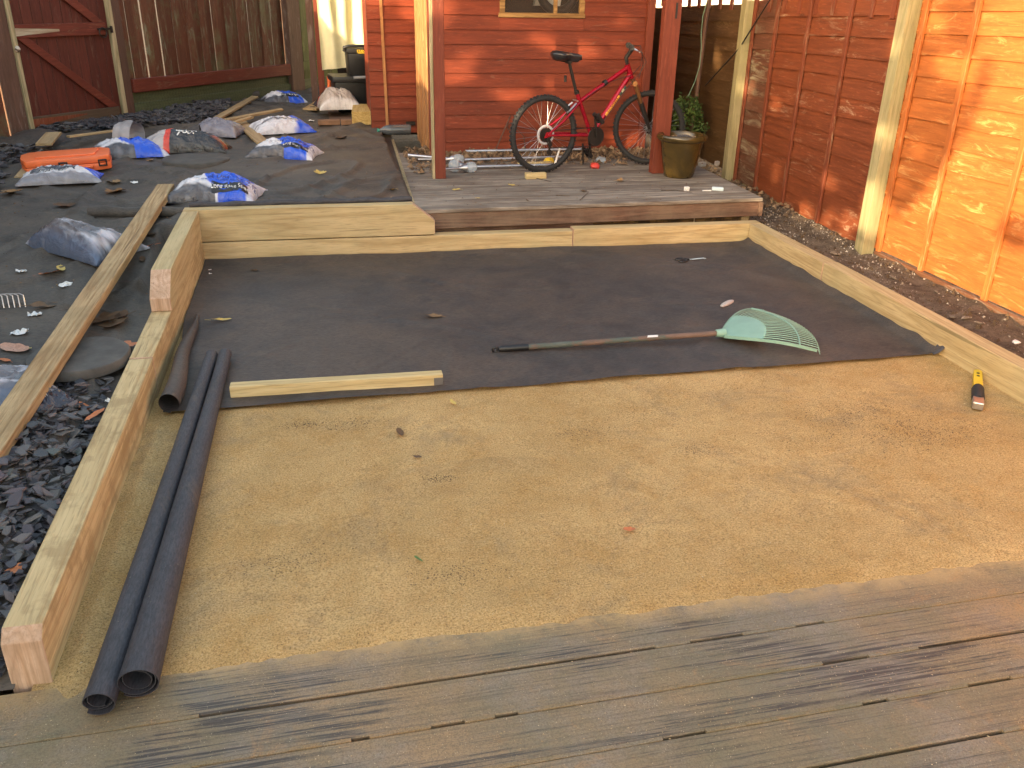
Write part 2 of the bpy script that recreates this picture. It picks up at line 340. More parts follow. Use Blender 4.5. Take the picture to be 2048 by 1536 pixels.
def soil_mat():
    t = NT('stony_soil'); f = t.noise(9, 8, .75, t.raw); c = t.mix(t.ramp(f, [(.35, 0.), (.65, 1.)]), (.085, .063, .047), (.23, .18, .135))
    c = t.mix(t.ramp(t.voro(55, t.raw), [(.15, .7), (.3, 0.)]), c, (.24, .19, .14))
    return t.fin(c, .95, t.math('ADD', f, t.noise(60, 5, .8, t.raw)), 1, .02, .1)
M['soil'] = soil_mat()
def slate_mat():
    t = NT('wet_slate'); c = t.ramp(t.rand, [(0, (.026, .030, .038)), (.25, (.045, .058, .075)), (.45, (.095, .058, .070)), (.65, (.060, .080, .074)), (.82, (.13, .092, .09)), (1, (.17, .165, .155))])
    c = t.mix(t.ramp(t.noise(30, 5, .7), [(.4, 0.), (.7, .5)]), c, (.10, .095, .09))
    return t.fin(c, .42, t.noise(70, 5, .7), .5, .003, .5)
M['slate'] = slate_mat()
def slate_many():
    t = NT('slate_litter'); c = t.ramp(t.voro(16, t.raw, out=1), [(.1, (.026, .029, .036)), (.5, (.055, .050, .058)), (.9, (.11, .105, .10))])
    return t.fin(c, .5, t.noise(70, 5, .7), .5, .003, .4)
M['slate_many'] = slate_many()
def stones_mat():
    t = NT('pale_gravel'); x = t.voro(22, t.raw, out=1)
    return t.fin(t.ramp(x, [(.1, (.10, .075, .055)), (.5, (.27, .22, .17)), (.9, (.55, .50, .43))]), .8, t.noise(80, 4), .4, .003)
M['stones'] = stones_mat()
def grains_mat():
    t = NT('sand_grit'); x = t.voro(30, t.raw, out=1)
    return t.fin(t.ramp(x, [(.1, (.30, .2, .10)), (.6, (.45, .33, .18)), (.95, (.62, .52, .36))]), .7)
M['grit'] = grains_mat()
M['peat'] = plain('dark_crumbs', (.085, .052, .026), .9)
M['concrete'] = plain('damp_concrete', (.075, .070, .062), .75, nz=.35, bs=.5)
M['orange'] = plain('orange_plastic', (.74, .155, .045), .42, nz=.05)
M['black'] = plain('black_plastic', (.013, .013, .014), .4, spec=.5)
M['rubber'] = plain('tyre_rubber', (.018, .018, .019), .75)
M['bikered'] = plain('metallic_red_paint', (.33, .006, .022), .25, metal=.35, spec=.6, nz=.06, bs=.03)
M['steel'] = plain('dull_steel', (.42, .42, .44), .35, metal=.9)
M['darksteel'] = plain('black_metal', (.03, .028, .027), .45, metal=.5)
M['bronze'] = plain('bronze_fork_tube', (.25, .12, .05), .35, metal=.7)
M['alu'] = plain('aluminium_tube', (.5, .54, .62), .35, metal=.75)
M['white'] = plain('white_plastic', (.68, .68, .66), .5)
M['paleblue'] = plain('pale_blue_plastic', (.5, .62, .68), .45)
M['yellow'] = plain('yellow_plastic', (.72, .48, .03), .45)
M['logo_yellow'] = plain('yellow_print', (.75, .50, .03), .5)
M['redplastic'] = plain('red_plastic', (.6, .06, .04), .4)
M['rakeplastic'] = plain('mint_rake_plastic', (.22, .38, .31), .5, nz=.12)
M['flint'] = plain('pale_flint', (.44, .40, .37), .6, nz=.2)
M['rustpaint'] = None
t = NT('rusty_green_handle'); x = t.ramp(t.noise(14, 6, .7, t.mapv((.35, 1, 1), t.raw)), [(.38, (.17, .11, .085)), (.5, (.13, .09, .07)), (.56, (.075, .095, .08)), (.7, (.10, .115, .10))])
M['rustpaint'] = t.fin(x, .6, t.noise(80, 4), .4, .002)
t = NT('glazed_pot'); x = t.mix(t.ramp(t.noise(3, 5, .6, t.raw, 1.5), [(.4, 0.), (.7, 1.)]), (.040, .028, .008), (.095, .060, .015))
M['pot'] = t.fin(x, .18, t.noise(6, 3), .15, .01, .6)
M['curtain'] = plain('cream_cloth', (.66, .62, .40), .85, nz=.08)
t = NT('litter_leaf'); x = t.ramp(t.rand, [(0, (.10, .055, .028)), (.3, (.17, .10, .05)), (.6, (.26, .13, .045)), (.85, (.33, .21, .10)), (1, (.14, .085, .05))])
x = t.mix(t.ramp(t.noise(40, 5, .7), [(.45, 0.), (.7, .7)]), x, (.06, .035, .02)); M['leaf'] = t.fin(x, .7, t.noise(70, 3), .4, .003)
M['leaf_yellow'] = plain('yellow_leaf', (.50, .36, .09), .6, nz=.25)
M['leaf_orange'] = plain('orange_leaf', (.46, .15, .05), .6, nz=.25)
M['leaf_pink'] = plain('pink_brown_leaf', (.45, .25, .17), .6, nz=.25)
M['leaf_green'] = plain('green_leaf', (.08, .16, .035), .5, nz=.25)
M['litter'] = None
t = NT('leaf_litter'); x = t.ramp(t.voro(14, t.raw, out=1), [(.05, (.05, .03, .018)), (.4, (.13, .085, .05)), (.7, (.22, .14, .08)), (.95, (.34, .25, .16))]); M['litter'] = t.fin(x, .8)
t = NT('conifer_foliage'); x = t.ramp(t.voro(9, t.raw, out=1), [(.1, (.025, .045, .012)), (.6, (.055, .095, .02)), (.95, (.10, .16, .035))]); M['conifer'] = t.fin(x, .6)
t = NT('autumn_foliage'); x = t.ramp(t.voro(3, t.raw, out=1), [(.1, (.04, .06, .015)), (.6, (.08, .10, .02)), (.95, (.14, .11, .03))]); M['foliage'] = t.fin(x, .6)
M['bark'] = wood('tree_bark', (.12, .085, .06), (.05, .035, .025), 'Z', knots=False)
t = NT('clear_glass'); t.b.inputs['Transmission Weight'].default_value = .0; t.b.inputs['Alpha'].default_value = .10; M['glass'] = t.fin((.1, .11, .12), .05, spec=.8)
t = NT('clear_globe'); t.b.inputs['Alpha'].default_value = .45; M['globe'] = t.fin((.55, .62, .68), .12, spec=.8)
t = NT('grey_green_bottle'); t.b.inputs['Alpha'].default_value = .85; M['bottle'] = t.fin((.09, .105, .12), .12, spec=.7)
M['dark'] = plain('dark_interior', (.018, .014, .011), .9)
M['render'] = plain('cream_render', (.78, .74, .66), .9)
M['brick'] = plain('old_brick', (.20, .11, .06), .9, nz=.3)
M['silver'] = plain('galvanised_wire', (.6, .6, .6), .3, metal=.9)
def bag_mat(name, rough, spec=.5):
    t = NT(name); a = t.n('ShaderNodeVertexColor', layer_name='Col')
    v = t.noise(11, 5, .6, t.co, 1.5)
    c = t.mix(t.math('MULTIPLY', t.ramp(t.noise(18, 4, .7), [(.5, 0.), (.75, 1.)]), .3), a.outputs[0], (.10, .09, .08))
    return t.fin(c, rough, v, .7, .02, spec)
M['bag'] = bag_mat('printed_polythene', .20, .6)

# ================================================================== GROUND
def gsheet(x0, x1, y0, y1, fn, nx, ny):
    return MB().grid(lambda a, b: (x0+(x1-x0)*a, y0+(y1-y0)*b, fn(x0+(x1-x0)*a, y0+(y1-y0)*b)), nx, ny)
def earth_z(x, y):
    if x > 3.0 and y > -1: return .035 + .05*sm(5, 8, y) + .035*noise.noise(Vector((x*3, y*3, 0))) + .02*noise.noise(Vector((x*9, y*9, 4))) if y < 12 else -.02
    return -.14
mb = MB().grid(lambda a, b: ((a-.5)*240, (b-.5)*240, -.16), 6, 6); struct('ground', mb, M['soil'])
struct('soil_strip', gsheet(2.98, 3.9, -1, 11, earth_z, 40, 480), M['soil'], smooth=60)
def sand_z(x, y):
    p = Vector((x, y, 0)); yo = y-.008*x; e = 0; dr = max(0, 1.885+.012*noise.noise(Vector((x*4, 1, 0)))+.006*noise.noise(Vector((x*17, 2, 0)))-yo)
    return .004 + noise.noise(p*1.3)*.007 + noise.noise(p*6)*.0045 + abs(noise.noise(p*13))*.003 + noise.noise(p*28)*.0022 - .0045*(1-sm(1.885, 1.96, yo))*1.3 + e*.4 + .012*math.exp(-((x+.70)/.03)**2)*(1 if y < 3.3 else 0) - (.012 if y > 3.6 else 0) - dr*.25
struct('sand', gsheet(-.80, 3.0, 1.82, 5.66, sand_z, 320, 420), M['sand'], smooth=80)
def left_z(x, y):
    z = gz(x, y)
    if x > -.95 and y < 5.5: z = min(z, .10 + max(0, y-3)*.02)
    if x > .60: z = min(z, .28)
    if 5.5 < y < 5.82 and x > -.95: z = min(z, .322)
    if y < 2.05: z = z*sm(1.87, 2.05, y)+.004
    return z
mb = MB().grid(lambda a, b: ((lambda x, y: (x, y, left_z(x, y)))(-5.5+a*4.66, 1.88+b*3.825)), 180, 190)
struct('membrane_ground', mb, M['membrane_left'], smooth=80)['label'] = 'dusty dark weed membrane spread over the left of the garden'
mb = MB().grid(lambda a, b: ((lambda x, y: (x, y, left_z(x, y)))(-5.5+a*6.22, 5.705+b*7)), 300, 320)
struct('membrane_ground', mb, M['membrane_left'], smooth=80)['label'] = 'dusty dark weed membrane spread in front of the gate and shed'

# sheet of membrane already laid over the sand
def mem_z(x, y):
    z = .018 + .006*max(0, .09-abs(noise.noise(Vector((x*.7+y*1.1, y*.8-x*.25, 31)))))/.09 + .004*max(0, .05-abs(noise.noise(Vector((x*1.6-y*.9, y*.5+x*.2, 37)))))/.05 + noise.noise(Vector((x*1.6, y*2.2, 5)))*.006 + .004*noise.noise(Vector((x*5+y*3, y*4, 1)))
    z += .03*max(0, (x-2.88)/.07)**2 if x > 2.88 else 0
    z += .012*max(0, (y-5.5)/.1) if y > 5.5 else 0
    return z
def mem_pt(a, b):
    x = -.70 + 3.645*a; xs_ = True; y0 = 3.412+.035*a + .006*noise.noise(Vector((x*3, 0, 2))); y1 = 5.615-.058*a
    y = y0+(y1-y0)*b; x -= .052*sm(3.9, 4.6, y)*(1-a)**8; x = x + (.01*noise.noise(Vector((0, y*7, 3))) if a > .99 else 0)
    return (x, y, mem_z(x, y))
L = thing('membrane_sheet', 'black weed membrane sheet laid flat over the far half of the sand', 'membrane', (1.1, 3.5, .02))
part('sheet', MB().grid(mem_pt, 260, 160), M['membrane'], L, world=True, smooth=80)
def curl(a, b):       # its left side rolled over itself along the sleeper
    y = 3.40 + 1.15*a; rr = .042*(1-.75*a**1.5); th = -PI/2 + b*2*PI*.86; cx = -.668+.008*math.sin(a*9)-.02*a
    return (cx - rr*math.sin(th+PI/2)*1.0, y+.01*math.sin(b*5), .02+rr - rr*math.cos(th+PI/2))
part('rolled_edge', MB().grid(curl, 50, 22), M['membrane'], L, world=True, smooth=80)
part('turned_corner', MB().grid(lambda a, b: (2.90+.075*a, 3.43+.055*b, .02+.055*a*a+.006*math.sin(b*6)), 6, 5), M['roll'], L, world=True, smooth=80)

# loose grit and crumbs on the sand (nobody could count them)
def scatter(n, fn, size, shape='chip', seed=1, flat=.4):
    r = np.random.default_rng(seed); V = []; F = []
    base = [(1, 0, 0), (-.5, .87, 0), (-.5, -.87, 0), (0, 0, 1)] if shape == 'chip' else None
    for i in range(n):
        p = fn(r)
        if p is None: continue
        s_ = size[0] + (size[1]-size[0])*r.random()**2; a = r.random()*6.28; ca, sa = math.cos(a), math.sin(a)
        o = len(V)
        for (x, y, z) in base:
            x *= s_*(.6+.8*r.random()); y *= s_*(.6+.6*r.random()); V.append((p[0]+x*ca-y*sa, p[1]+x*sa+y*ca, p[2]+z*s_*flat*(.5+r.random())))
        F += [(o, o+1, o+3), (o+1, o+2, o+3), (o+2, o, o+3)]
    m = MB(); m.v = V; m.f = F; return m
def on_sand(r):
    x = r.uniform(-.72, 2.95); y = 1.9+1.5*r.random(); return (x, y, sand_z(x, y)-.0005)
tag(part('sand_grit', scatter(9000, on_sand, (.0012, .0042), seed=3), M['grit']), kind='stuff')
clumps = [(at(*p), s*1.25) for p, s in (((1700, 830), .16), ((1850, 870), .13), ((1450, 790), .14), ((1160, 865), .07), ((900, 1150), .06), ((575, 1125), .07), ((1400, 900), .05), ((700, 850), .05), ((610, 850), .04), ((1290, 830), .1), ((1560, 745), .12), ((1650, 880), .12), ((880, 960), .03))]
def on_clump(r):
    if r.random() < .2: return on_sand(r)
    c, s_ = clumps[int(r.integers(len(clumps)))] if r.random() < .5 else clumps[int(r.integers(2))]; x = c.x+r.normal()*s_; y = c.y+r.normal()*s_*.45
    if not (-.7 < x < 2.93 and 1.92 < y < 3.4): return None
    return (x, y, sand_z(x, y))
tag(part('peat_crumbs', scatter(13000, on_clump, (.0007, .0042), seed=5, flat=.3), M['peat']), kind='stuff')

# ================================================================== FRONT DECK
deck = tag(thing('front_deck', 'sandy grey timber decking nearest the camera', 'deck', (0, 1.7, 0)), kind='structure')
del deck['category']; DROT = .016
def deck_y(x, y): return y + DROT*x
ys = [1.893, 1.714] + [1.714-.152*k for k in range(1, 9)]
gaps = ys[1:]
for k in range(len(ys)-1):
    y1, y0 = ys[k]-.0048, ys[k+1]+.0048
    m = MB().box((0, 0, 0), (7.0, y1-y0, .028)); o = part('board', m, M['deck'], deck, bevel=.003)
    o.location = (1.5, (y0+y1)/2-1.7+DROT*1.5+(.012*1.5 if k else 0)*0, -.016-.0012*random.random()); o.rotation_euler = (0, 0, math.atan(DROT))
m = MB(); r = random.Random(4)
for gy in gaps:                         # sand packed into the gaps, with holes left in it
    x = -2.0
    while x < 4.6:
        nz_ = noise.noise(Vector((x*1.3, gy*5, 0))) + .5*noise.noise(Vector((x*6, gy*5, 7)))
        ln = .02+.05*r.random()
        nz_ += .25*noise.noise(Vector((x*14, gy*5, 3)))
        if nz_ > -.04: m.box((x+ln/2, deck_y(x+ln/2, gy), -.0068+.003*r.random()), (ln*1.15, .0105, .010), rz=DROT)
        x += ln
tag(part('sand_filling', m, M['packed'], deck, world=True), kind='stuff')
m = MB().b2((-2.2, .35, -.10), (5, 1.88, -.04)); part('under_slab', m, M['dark'], deck, world=True)  # one solid near-black slab under all the boards, seen in the gaps
def on_deck(r):
    x = r.uniform(-1.2, 3.2); y = r.uniform(.9, 1.9); return (x, y, -.0025)
def on_edge(r): x = r.uniform(-1.0, 3.3); return (x, 1.895+.008*x-abs(r.normal())*.055+.01, -.0025)
tag(part('edge_sand', scatter(30000, on_edge, (.0009, .0032), seed=10), M['sand'], deck), kind='stuff')['label'] = 'sand spilled over the edge of the deck'
tag(part('deck_grit', scatter(7000, on_deck, (.0008, .0032), seed=9), M['grit']), kind='stuff')

# ================================================================== SLEEPERS
def sleeper(label, ends, wdt, z0, z1, mat, cuts=None, side=1):
    """sleeper from ends[0] to ends[1] along its inner face; cuts=(c0x,c0z,c1x,c1z) chamfers its ends"""
    a, b = Vector(ends[0]), Vector(ends[1]); d = (b-a); Ln = d.length; ang = math.atan2(d.y, d.x)
    c0x, c0z, c1x, c1z = cuts or (0, 0, 0, 0)
    poly = [(0, 0, z0), (Ln, 0, z0)]
    poly += [(Ln, 0, z1-c1z), (Ln-c1x, 0, z1)] if c1x else [(Ln, 0, z1)]
    poly += [(c0x, 0, z1), (0, 0, z1-c0z)] if c0x else [(0, 0, z1)]
    t = thing('sleeper', label, 'timber sleeper', (a.x, a.y, z0), ang, 'new timber sleepers edging the sand bed')
    m = MB().prism([(p[0], 0, p[2]-z0) for p in poly], (0, side*wdt, 0))
    o = part('timber', m, mat, t, bevel=.004, seg=2)
    me = o.data; me.materials.append(M['endgrain'])
    for p in me.polygons:
        if abs(p.normal.x) > .2: p.material_index = 1
    return t
sl_d = M['sleeper_dirty']; SX = wood('sandy_sleeper', (.58, .45, .24), (.42, .30, .145), 'X', stain=(.30, .21, .10), sscale=6, sfac=.6, lo=.5, hi=.6, var=.1)
sleeper('long lower left sleeper with its cut end resting on the deck', ((-.755, 1.894, 0), (-.755, 3.66, 0)), .095, -.06, .163, SX, (.03, .03, 0, 0))
sleeper('lower left sleeper running on to the far left corner', ((-.755, 3.664, 0), (-.757, 5.636, 0)), .095, -.06, .166, SX)
sleeper('upper left sleeper with a pink sawn chamfered end', ((-.753, 4.25, 0), (-.756, 5.636, 0)), .095, .168, .338, M['sleeper'], (.14, .105, 0, 0))
sleeper('upper back sleeper with its right end cut off at a slant', ((-.85, 5.641, 0), (.716, 5.616, 0)), .09, .139, .342, M['sleeper'], (0, 0, .14, .11))
sleeper('lower back sleeper under the slant ended one', ((-.85, 5.641, 0), (1.66, 5.601, 0)), .09, -.06, .132, M['sleeper'])
sleeper('lower back sleeper with green knots at the far right corner', ((1.663, 5.601, 0), (3.045, 5.578, 0)), .09, -.06, .146, M['sleeper'])
sleeper('right hand sleeper nearest the back corner', ((2.955, 4.592, 0), (2.953, 5.574, 0)), .095, -.06, .146, M['sleeper'], side=-1)
sleeper('long right hand sleeper beside the yellow tool', ((2.957, .3, 0), (2.957, 4.588, 0)), .095, -.06, .148, M['sleeper'], side=-1)
# membrane rolled back on top of the back sleeper
m = MB().tube([(-.82+1.40*i/20, 5.735+.004*math.sin(i), .352+.004*math.sin(i*1.7)) for i in range(21)], [.018+.003*math.sin(i*2.1) for i in range(21)], 12)
solo('membrane_edge_roll', m, M['roll'], 'thin black rolled membrane edge lying along the top back sleeper', 'membrane', (-.1, 5.73, .34), smooth=50)

# ================================================================== PORCH DECK, SHED
DZ = .285
porch = thing('porch_deck', 'grey weathered porch deck in front of the red shed', 'deck', (1.9, 5.78, 0))
def xl(y): return .60+.04*(y-5.78)*.9
ysb = [5.70+i*.148 for i in range(15)]
for i, y in enumerate(ysb):
    yy0, yy1 = y+.0025, y+.1455; tl = .055
    xr = 3.13 - 0*(y-5.7) + (.03*(y-5.7))
    m = MB().prism([(xl(y), yy0, DZ-.026), (xr, yy0+tl, DZ-.026), (xr, yy1+tl, DZ-.026), (xl(y), yy1, DZ-.026)], (0, 0, .026-.002*random.random()))
    part('board', m, M['porch'], porch, world=True, bevel=.003)
m = MB().prism([(.60, 5.712, .15), (3.125, 5.770, .15), (3.125, 5.795, .15), (.60, 5.737, .15)], (0, 0, .107)); part('fascia', m, M['fascia'], porch, world=True, bevel=.003)
m = MB().prism([(3.13, 5.74, .155), (3.19, 7.9, .155), (3.165, 7.9, .155), (3.105, 5.74, .155)], (0, 0, .10)); part('fascia', m, M['fascia'], porch, world=True, bevel=.002)
mossy = wood('yellow_mossy_joist', (.26, .17, .07), (.10, .06, .03), 'X', stain=(.04, .03, .02), sscale=7, sfac=.8, lo=.46, hi=.56)
part('lower_fascia', MB().prism([(.70, 5.755, .02), (1.86, 5.782, .02), (1.86, 5.81, .02), (.70, 5.783, .02)], (0, 0, .127)), M['fascia'], porch, world=True, bevel=.003)
part('mossy_joist', MB().prism([(1.2, 5.80, .0), (3.09, 5.845, .0), (3.09, 5.87, .0), (1.2, 5.83, .0)], (0, 0, .135)), mossy, porch, world=True)
for x in (.9, 1.75, 2.62, 3.05): part('leg', MB().b2((x-.03, 5.81+.015*(x-1), -.15), (x+.03, 5.88, .15)), M['jointstrip'], porch, world=True)
part('joist', MB().b2((.62, 5.95, .02), (3.1, 6.0, .25)), M['fascia'], porch, world=True)
part('edge_strip', MB().prism([(.585, 5.75, .24), (.61, 5.75, .24), (.72, 8.65, .24), (.695, 8.65, .24)], (0, 0, .05)), M['jointstrip'], porch, world=True)

def lap_board(x0, x1, z, h=.118, y=7.75, th=.016, tilt=.012):
    return MB().prism([(x0, y-tilt, z), (x0, y-tilt+th, z), (x0, y+th, z+h), (x0, y+.002, z+h)], (x1-x0, 0, 0))
shed = thing('garden_shed', 'red stained timber shed with lapped boards and a small window', 'shed', (2, 8.5, .25))
wall = part('front_wall', MB().b2((.98, 7.77, .2), (1.575, 7.80, 2.3)).b2((2.295, 7.77, .2), (2.92, 7.80, 2.3)).b2((1.575, 7.77, .2), (2.295, 7.80, 1.40)), M['dark'], shed, world=True)
def wparts(mb_, mat, par, **k):
    return part('board', mb_, mat, par, world=True, **k)
zz = .172
for k in range(19):
    z = zz + .1145*k
    if z+.118 > 1.42 and z < 1.98:
        wparts(lap_board(.985, 1.565, z), M['shed'], wall); wparts(lap_board(2.30, 2.865, z), M['shed'], wall)
        if z < 1.4: wparts(lap_board(1.566, 2.299, z, h=1.413-z), M['shed'], wall)
    else: wparts(lap_board(.985, 2.865, z), M['shed'], wall)
part('corner_trim', MB().b2((2.866, 7.715, .2), (2.935, 7.79, 2.3)), M['shed_post'], shed, world=True, bevel=.003)
part('corner_trim', MB().b2((.955, 7.70, .2), (.985, 7.775, 2.3)), M['shed_post'], shed, world=True, bevel=.003)
sidew = part('side_wall', MB().b2((1.0, 7.8, .2), (1.02, 8.84, 2.3)), M['dark'], shed, world=True)
y = 7.80; i = 0
while y < 8.80:
    wd = .11+.03*random.random(); y2 = min(y+wd, 8.84)
    wparts(MB().b2((.968-.006*(i % 2), y, .24+.05*random.random()), (.988, y2-.006, 2.3)), M['shed_side'], sidew, bevel=.002); y = y2; i += 1
rec = part('recess_wall', MB().b2((.525, 8.87, .3), (.99, 8.90, 2.3)), M['dark'], shed, world=True)
for k in range(18):
    z = .325+.1145*k; wparts(lap_board(.525, .975, z, y=8.85), M['shed'], rec)
part('cover_strip', MB().prism([(.665, 8.825, .33), (.69, 8.825, .33), (.66, 8.835, 2.3), (.635, 8.835, 2.3)], (0, .014, 0)), M['shed_side'], shed, world=True)
part('airbrick', MB().b2((.86, 8.828, .395), (.95, 8.836, .43)), M['dark'], shed, world=True)
part('return_wall', MB().b2((.525, 8.90, .3), (.545, 9.5, 2.3)), M['shed'], shed, world=True)
part('back_wall', MB().b2((.30, 11.6, .3), (3.0, 11.63, 2.4)), M['dark'], shed, world=True)
part('right_wall', MB().b2((2.90, 7.80, .1), (2.93, 11.6, 2.4)), M['shed'], shed, world=True)
part('door_jamb', MB().b2((.055, 10.70, .38), (.125, 10.76, 2.4)), M['shed_post'], shed, world=True, bevel=.003)
part('door_jamb', MB().b2((-.03, 10.78, .38), (.045, 10.86, 2.4)), M['oldpost'], shed, world=True, bevel=.003)
part('floor', MB().b2((.13, 9.3, .34), (2.9, 11.6, .395)), M['fascia'], shed, world=True)
roof = part('roof', MB().prism([(.40, 7.55, 2.34), (3.05, 7.55, 2.34), (3.05, 11.7, 2.55), (.40, 11.7, 2.55)], (0, 0, .05)), M['shed'], shed, world=True)
part('dark_backing', MB().b2((1.02, 8.62, .2), (2.9, 8.64, 2.33)), M['dark'], shed, world=True)  # near-black sheet added behind the window to keep its panes dark
win = part('window', MB().b2((1.555, 7.735, 1.415), (2.31, 7.80, 1.452)).b2((1.565, 7.74, 1.452), (1.61, 7.79, 1.97)).b2((2.262, 7.74, 1.452), (2.305, 7.79, 1.97)).b2((2.035, 7.745, 1.452), (2.065, 7.785, 1.97)).b2((1.555, 7.735, 1.97), (2.31, 7.80, 2.01)),
           wood('ochre_window_frame', (.36, .22, .09), (.2, .11, .045), 'X', knots=False, var=.05), shed, world=True, bevel=.003)
part('pane', MB().b2((1.61, 7.765, 1.452), (2.035, 7.769, 1.97)), M['glass'], win, world=True)
part('pane', MB().b2((2.065, 7.765, 1.452), (2.262, 7.769, 1.97)), M['glass'], win, world=True)
m = MB().torus((2.2, 8.25, 1.62), .16, .04, n=30)
solo('spare_tyre', m, M['black'], 'black tyre stored inside the shed behind the right window pane', 'tyre', (2.2, 8.25, 1.42), smooth=60)
m = MB().prism([(2.02, 8.4, 1.5), (2.25, 8.35, 1.5), (2.30, 8.4, 1.72), (2.07, 8.45, 1.75)], (0, .06, 0))
solo('white_carton', m, M['white'], 'white carton glimpsed inside the shed window', 'carton', (2.15, 8.4, 1.5))

for (x0, x1, y0, y1, lab, tl) in ((.868, .948, 6.715, 6.80, 'left red porch post with a mossy pale edge', 0), (2.635, 2.765, 6.72, 6.80, 'right red porch post standing in front of the bicycle wheel', .0)):
    t = thing('porch_post', lab, 'post', ((x0+x1)/2, (y0+y1)/2, DZ), 0, 'porch posts')
    part('post', MB().prism([(x0, y0, DZ), (x1, y0, DZ), (x1+tl, y0, 2.28), (x0+tl, y0, 2.28)], (0, y1-y0, 0)), M['shed_post'], t, world=True, bevel=.004)
    if x0 < 1:
        part('edge_board', MB().b2((x0-.018, y0+.01, DZ), (x0-.002, y1, 2.25)), M['jointstrip'], t, world=True)
    else:
        part('bracket', MB().b2((x1-.05, y0-.006, 1.45), (x1-.035, y0-.001, 1.56)), M['darksteel'], t, world=True)
t = thing('porch_beam', 'red beam across the top of the two porch posts', 'beam', (1.8, 6.75, 2.28))
part('beam', MB().b2((.75, 6.72, 2.282), (3.1, 6.79, 2.40)), M['shed_post'], t, world=True)
t = thing('porch_shade_roof', 'boarded porch roof added out of view to darken the shed front', 'roof', (1.9, 7.1, 2.41))  # unseen roof, added to cut the skylight on the shed wall
for i in range(9): part('board', MB().b2((.55, 6.30+i*.135, 2.403+.002*i), (3.2, 6.43+i*.135, 2.425+.002*i)), M['shed'], t, world=True)

# ================================================================== RIGHT BOUNDARY FENCE
FX = 3.70
pf = thing('lapped_fence', 'red stained lapped fence panel between the two pale posts', 'fence', (FX, 6.35, 0), 0, 'right boundary fence panels')
def lap_panel(par, ya, yb, za0, zb0, za1, zb1, n, mat, nm='board'):
    """boards from ya (near) to yb (far); za/zb bottom and top heights at each end"""
    for k in range(n):
        ha, hb = (za1-za0)/n, (zb1-zb0)/n; wob = [random.uniform(-.004, .004) for _ in range(9)]
        a, b = za0+ha*k, zb0+hb*k; vs = []; N = 8
        for i in range(N+1):
            f = i/N; y = ya+(yb-ya)*f; z = a+(b-a)*f + wob[i]; h = (ha+(hb-ha)*f)*1.12
            vs += [(FX-.016, y, z), (FX-.004, y, z), (FX+.006, y, z+h), (FX-.002, y, z+h)]
        fs = [(i*4+j, i*4+(j+1) % 4, i*4+4+(j+1) % 4, i*4+4+j) for i in range(N) for j in range(4)] + [(0, 1, 2, 3), (N*4+3, N*4+2, N*4+1, N*4)]
        part(nm, MB().add(vs, fs), mat, par, world=True)
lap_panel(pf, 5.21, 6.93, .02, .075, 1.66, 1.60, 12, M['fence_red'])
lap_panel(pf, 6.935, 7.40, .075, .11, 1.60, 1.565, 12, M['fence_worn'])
for y, z0 in ((7.33, .08), (6.937, .06), (6.44, .05), (5.89, .03), (5.335, .02)):
    part('batten', MB().b2((FX-.036, y-.019, z0), (FX-.016, y+.019, 1.62)), M['batten_red'], pf, world=True, bevel=.003)
part('gravel_board', MB().prism([(FX-.01, 5.2, -.03), (FX-.01, 7.36, .02), (FX-.01, 7.36, .10), (FX-.01, 5.32, .03)], (.02, 0, 0)), M['post_green'], pf, world=True)
pn = thing('lapped_fence', 'sunlit orange lapped fence panel to the right of the near pale post', 'fence', (FX, 4.2, 0), 0, 'right boundary fence panels')
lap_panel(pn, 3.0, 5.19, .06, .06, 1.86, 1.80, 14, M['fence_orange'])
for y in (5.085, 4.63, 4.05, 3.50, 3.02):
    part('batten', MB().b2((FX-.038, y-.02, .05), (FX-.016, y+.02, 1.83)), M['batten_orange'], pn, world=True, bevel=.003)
part('gravel_board', MB().b2((FX-.05, 2.95, -.08), (FX-.018, 5.10, .052)), M['gravelboard'], pn, world=True, bevel=.003)
pb = thing('lapped_fence', 'dark brown overlapping board fence panel behind the bicycle and pot', 'fence', (FX, 8.4, 0), 0, 'right boundary fence panels')
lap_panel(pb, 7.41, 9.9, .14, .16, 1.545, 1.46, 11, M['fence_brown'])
pq = thing('lapped_fence', 'orange lapped fence panel beyond the right edge nearest the camera', 'fence', (FX, 2, 0), 0, 'right boundary fence panels')
lap_panel(pq, -3.0, 2.94, .06, .06, 1.86, 1.86, 14, M['fence_orange'])
for (y, w_, z1, lab) in ((5.20, .095, 2.0, 'pale new square fence post between the red and orange panels'), (7.40, .085, 1.585, 'mossy pale fence post at the corner behind the pot')):
    solo('fence_post', MB().b2((FX-.105, y-w_/2, -.1), (FX-.012, y+w_/2, z1)), M['post_green'], lab, 'post', (FX-.06, y, -.1), 'right boundary fence posts', bevel=.005, seg=2)
    if z1 < 1.6: pass
tr = thing('trellis', 'red slat trellis along the top of the far fence with daylight between', 'trellis', (FX, 8, 1.6))
y = 5.4
while y < 9.9:
    part('slat', MB().b2((FX-.02, y, 1.50), (FX-.004, y+.05, 2.05)), M['batten_red'], tr, world=True); y += .24
part('top_rail', MB().b2((FX-.03, 5.32, 2.05), (FX, 9.9, 2.10)), M['batten_red'], tr, world=True)
hs = thing('neighbour_house', 'cream rendered neighbouring house glimpsed through the trellis', 'house', (9, 10, -.1))
part('wall', MB().b2((8.0, 2, -.1), (8.3, 24, 5)), M['render'], hs, world=True)
wd_ = part('window', MB().b2((7.96, 14, 1.4), (7.998, 15.2, 2.6)), M['white'], hs, world=True); part('pane', MB().b2((7.94, 14.1, 1.5), (7.958, 15.1, 2.5)), M['glass'], wd_, world=True)
part('roof', MB().prism([(7.6, 1.6, 5), (12.4, 1.6, 5), (10, 1.6, 7)], (0, 23, 0)), M['brick'], hs, world=True)

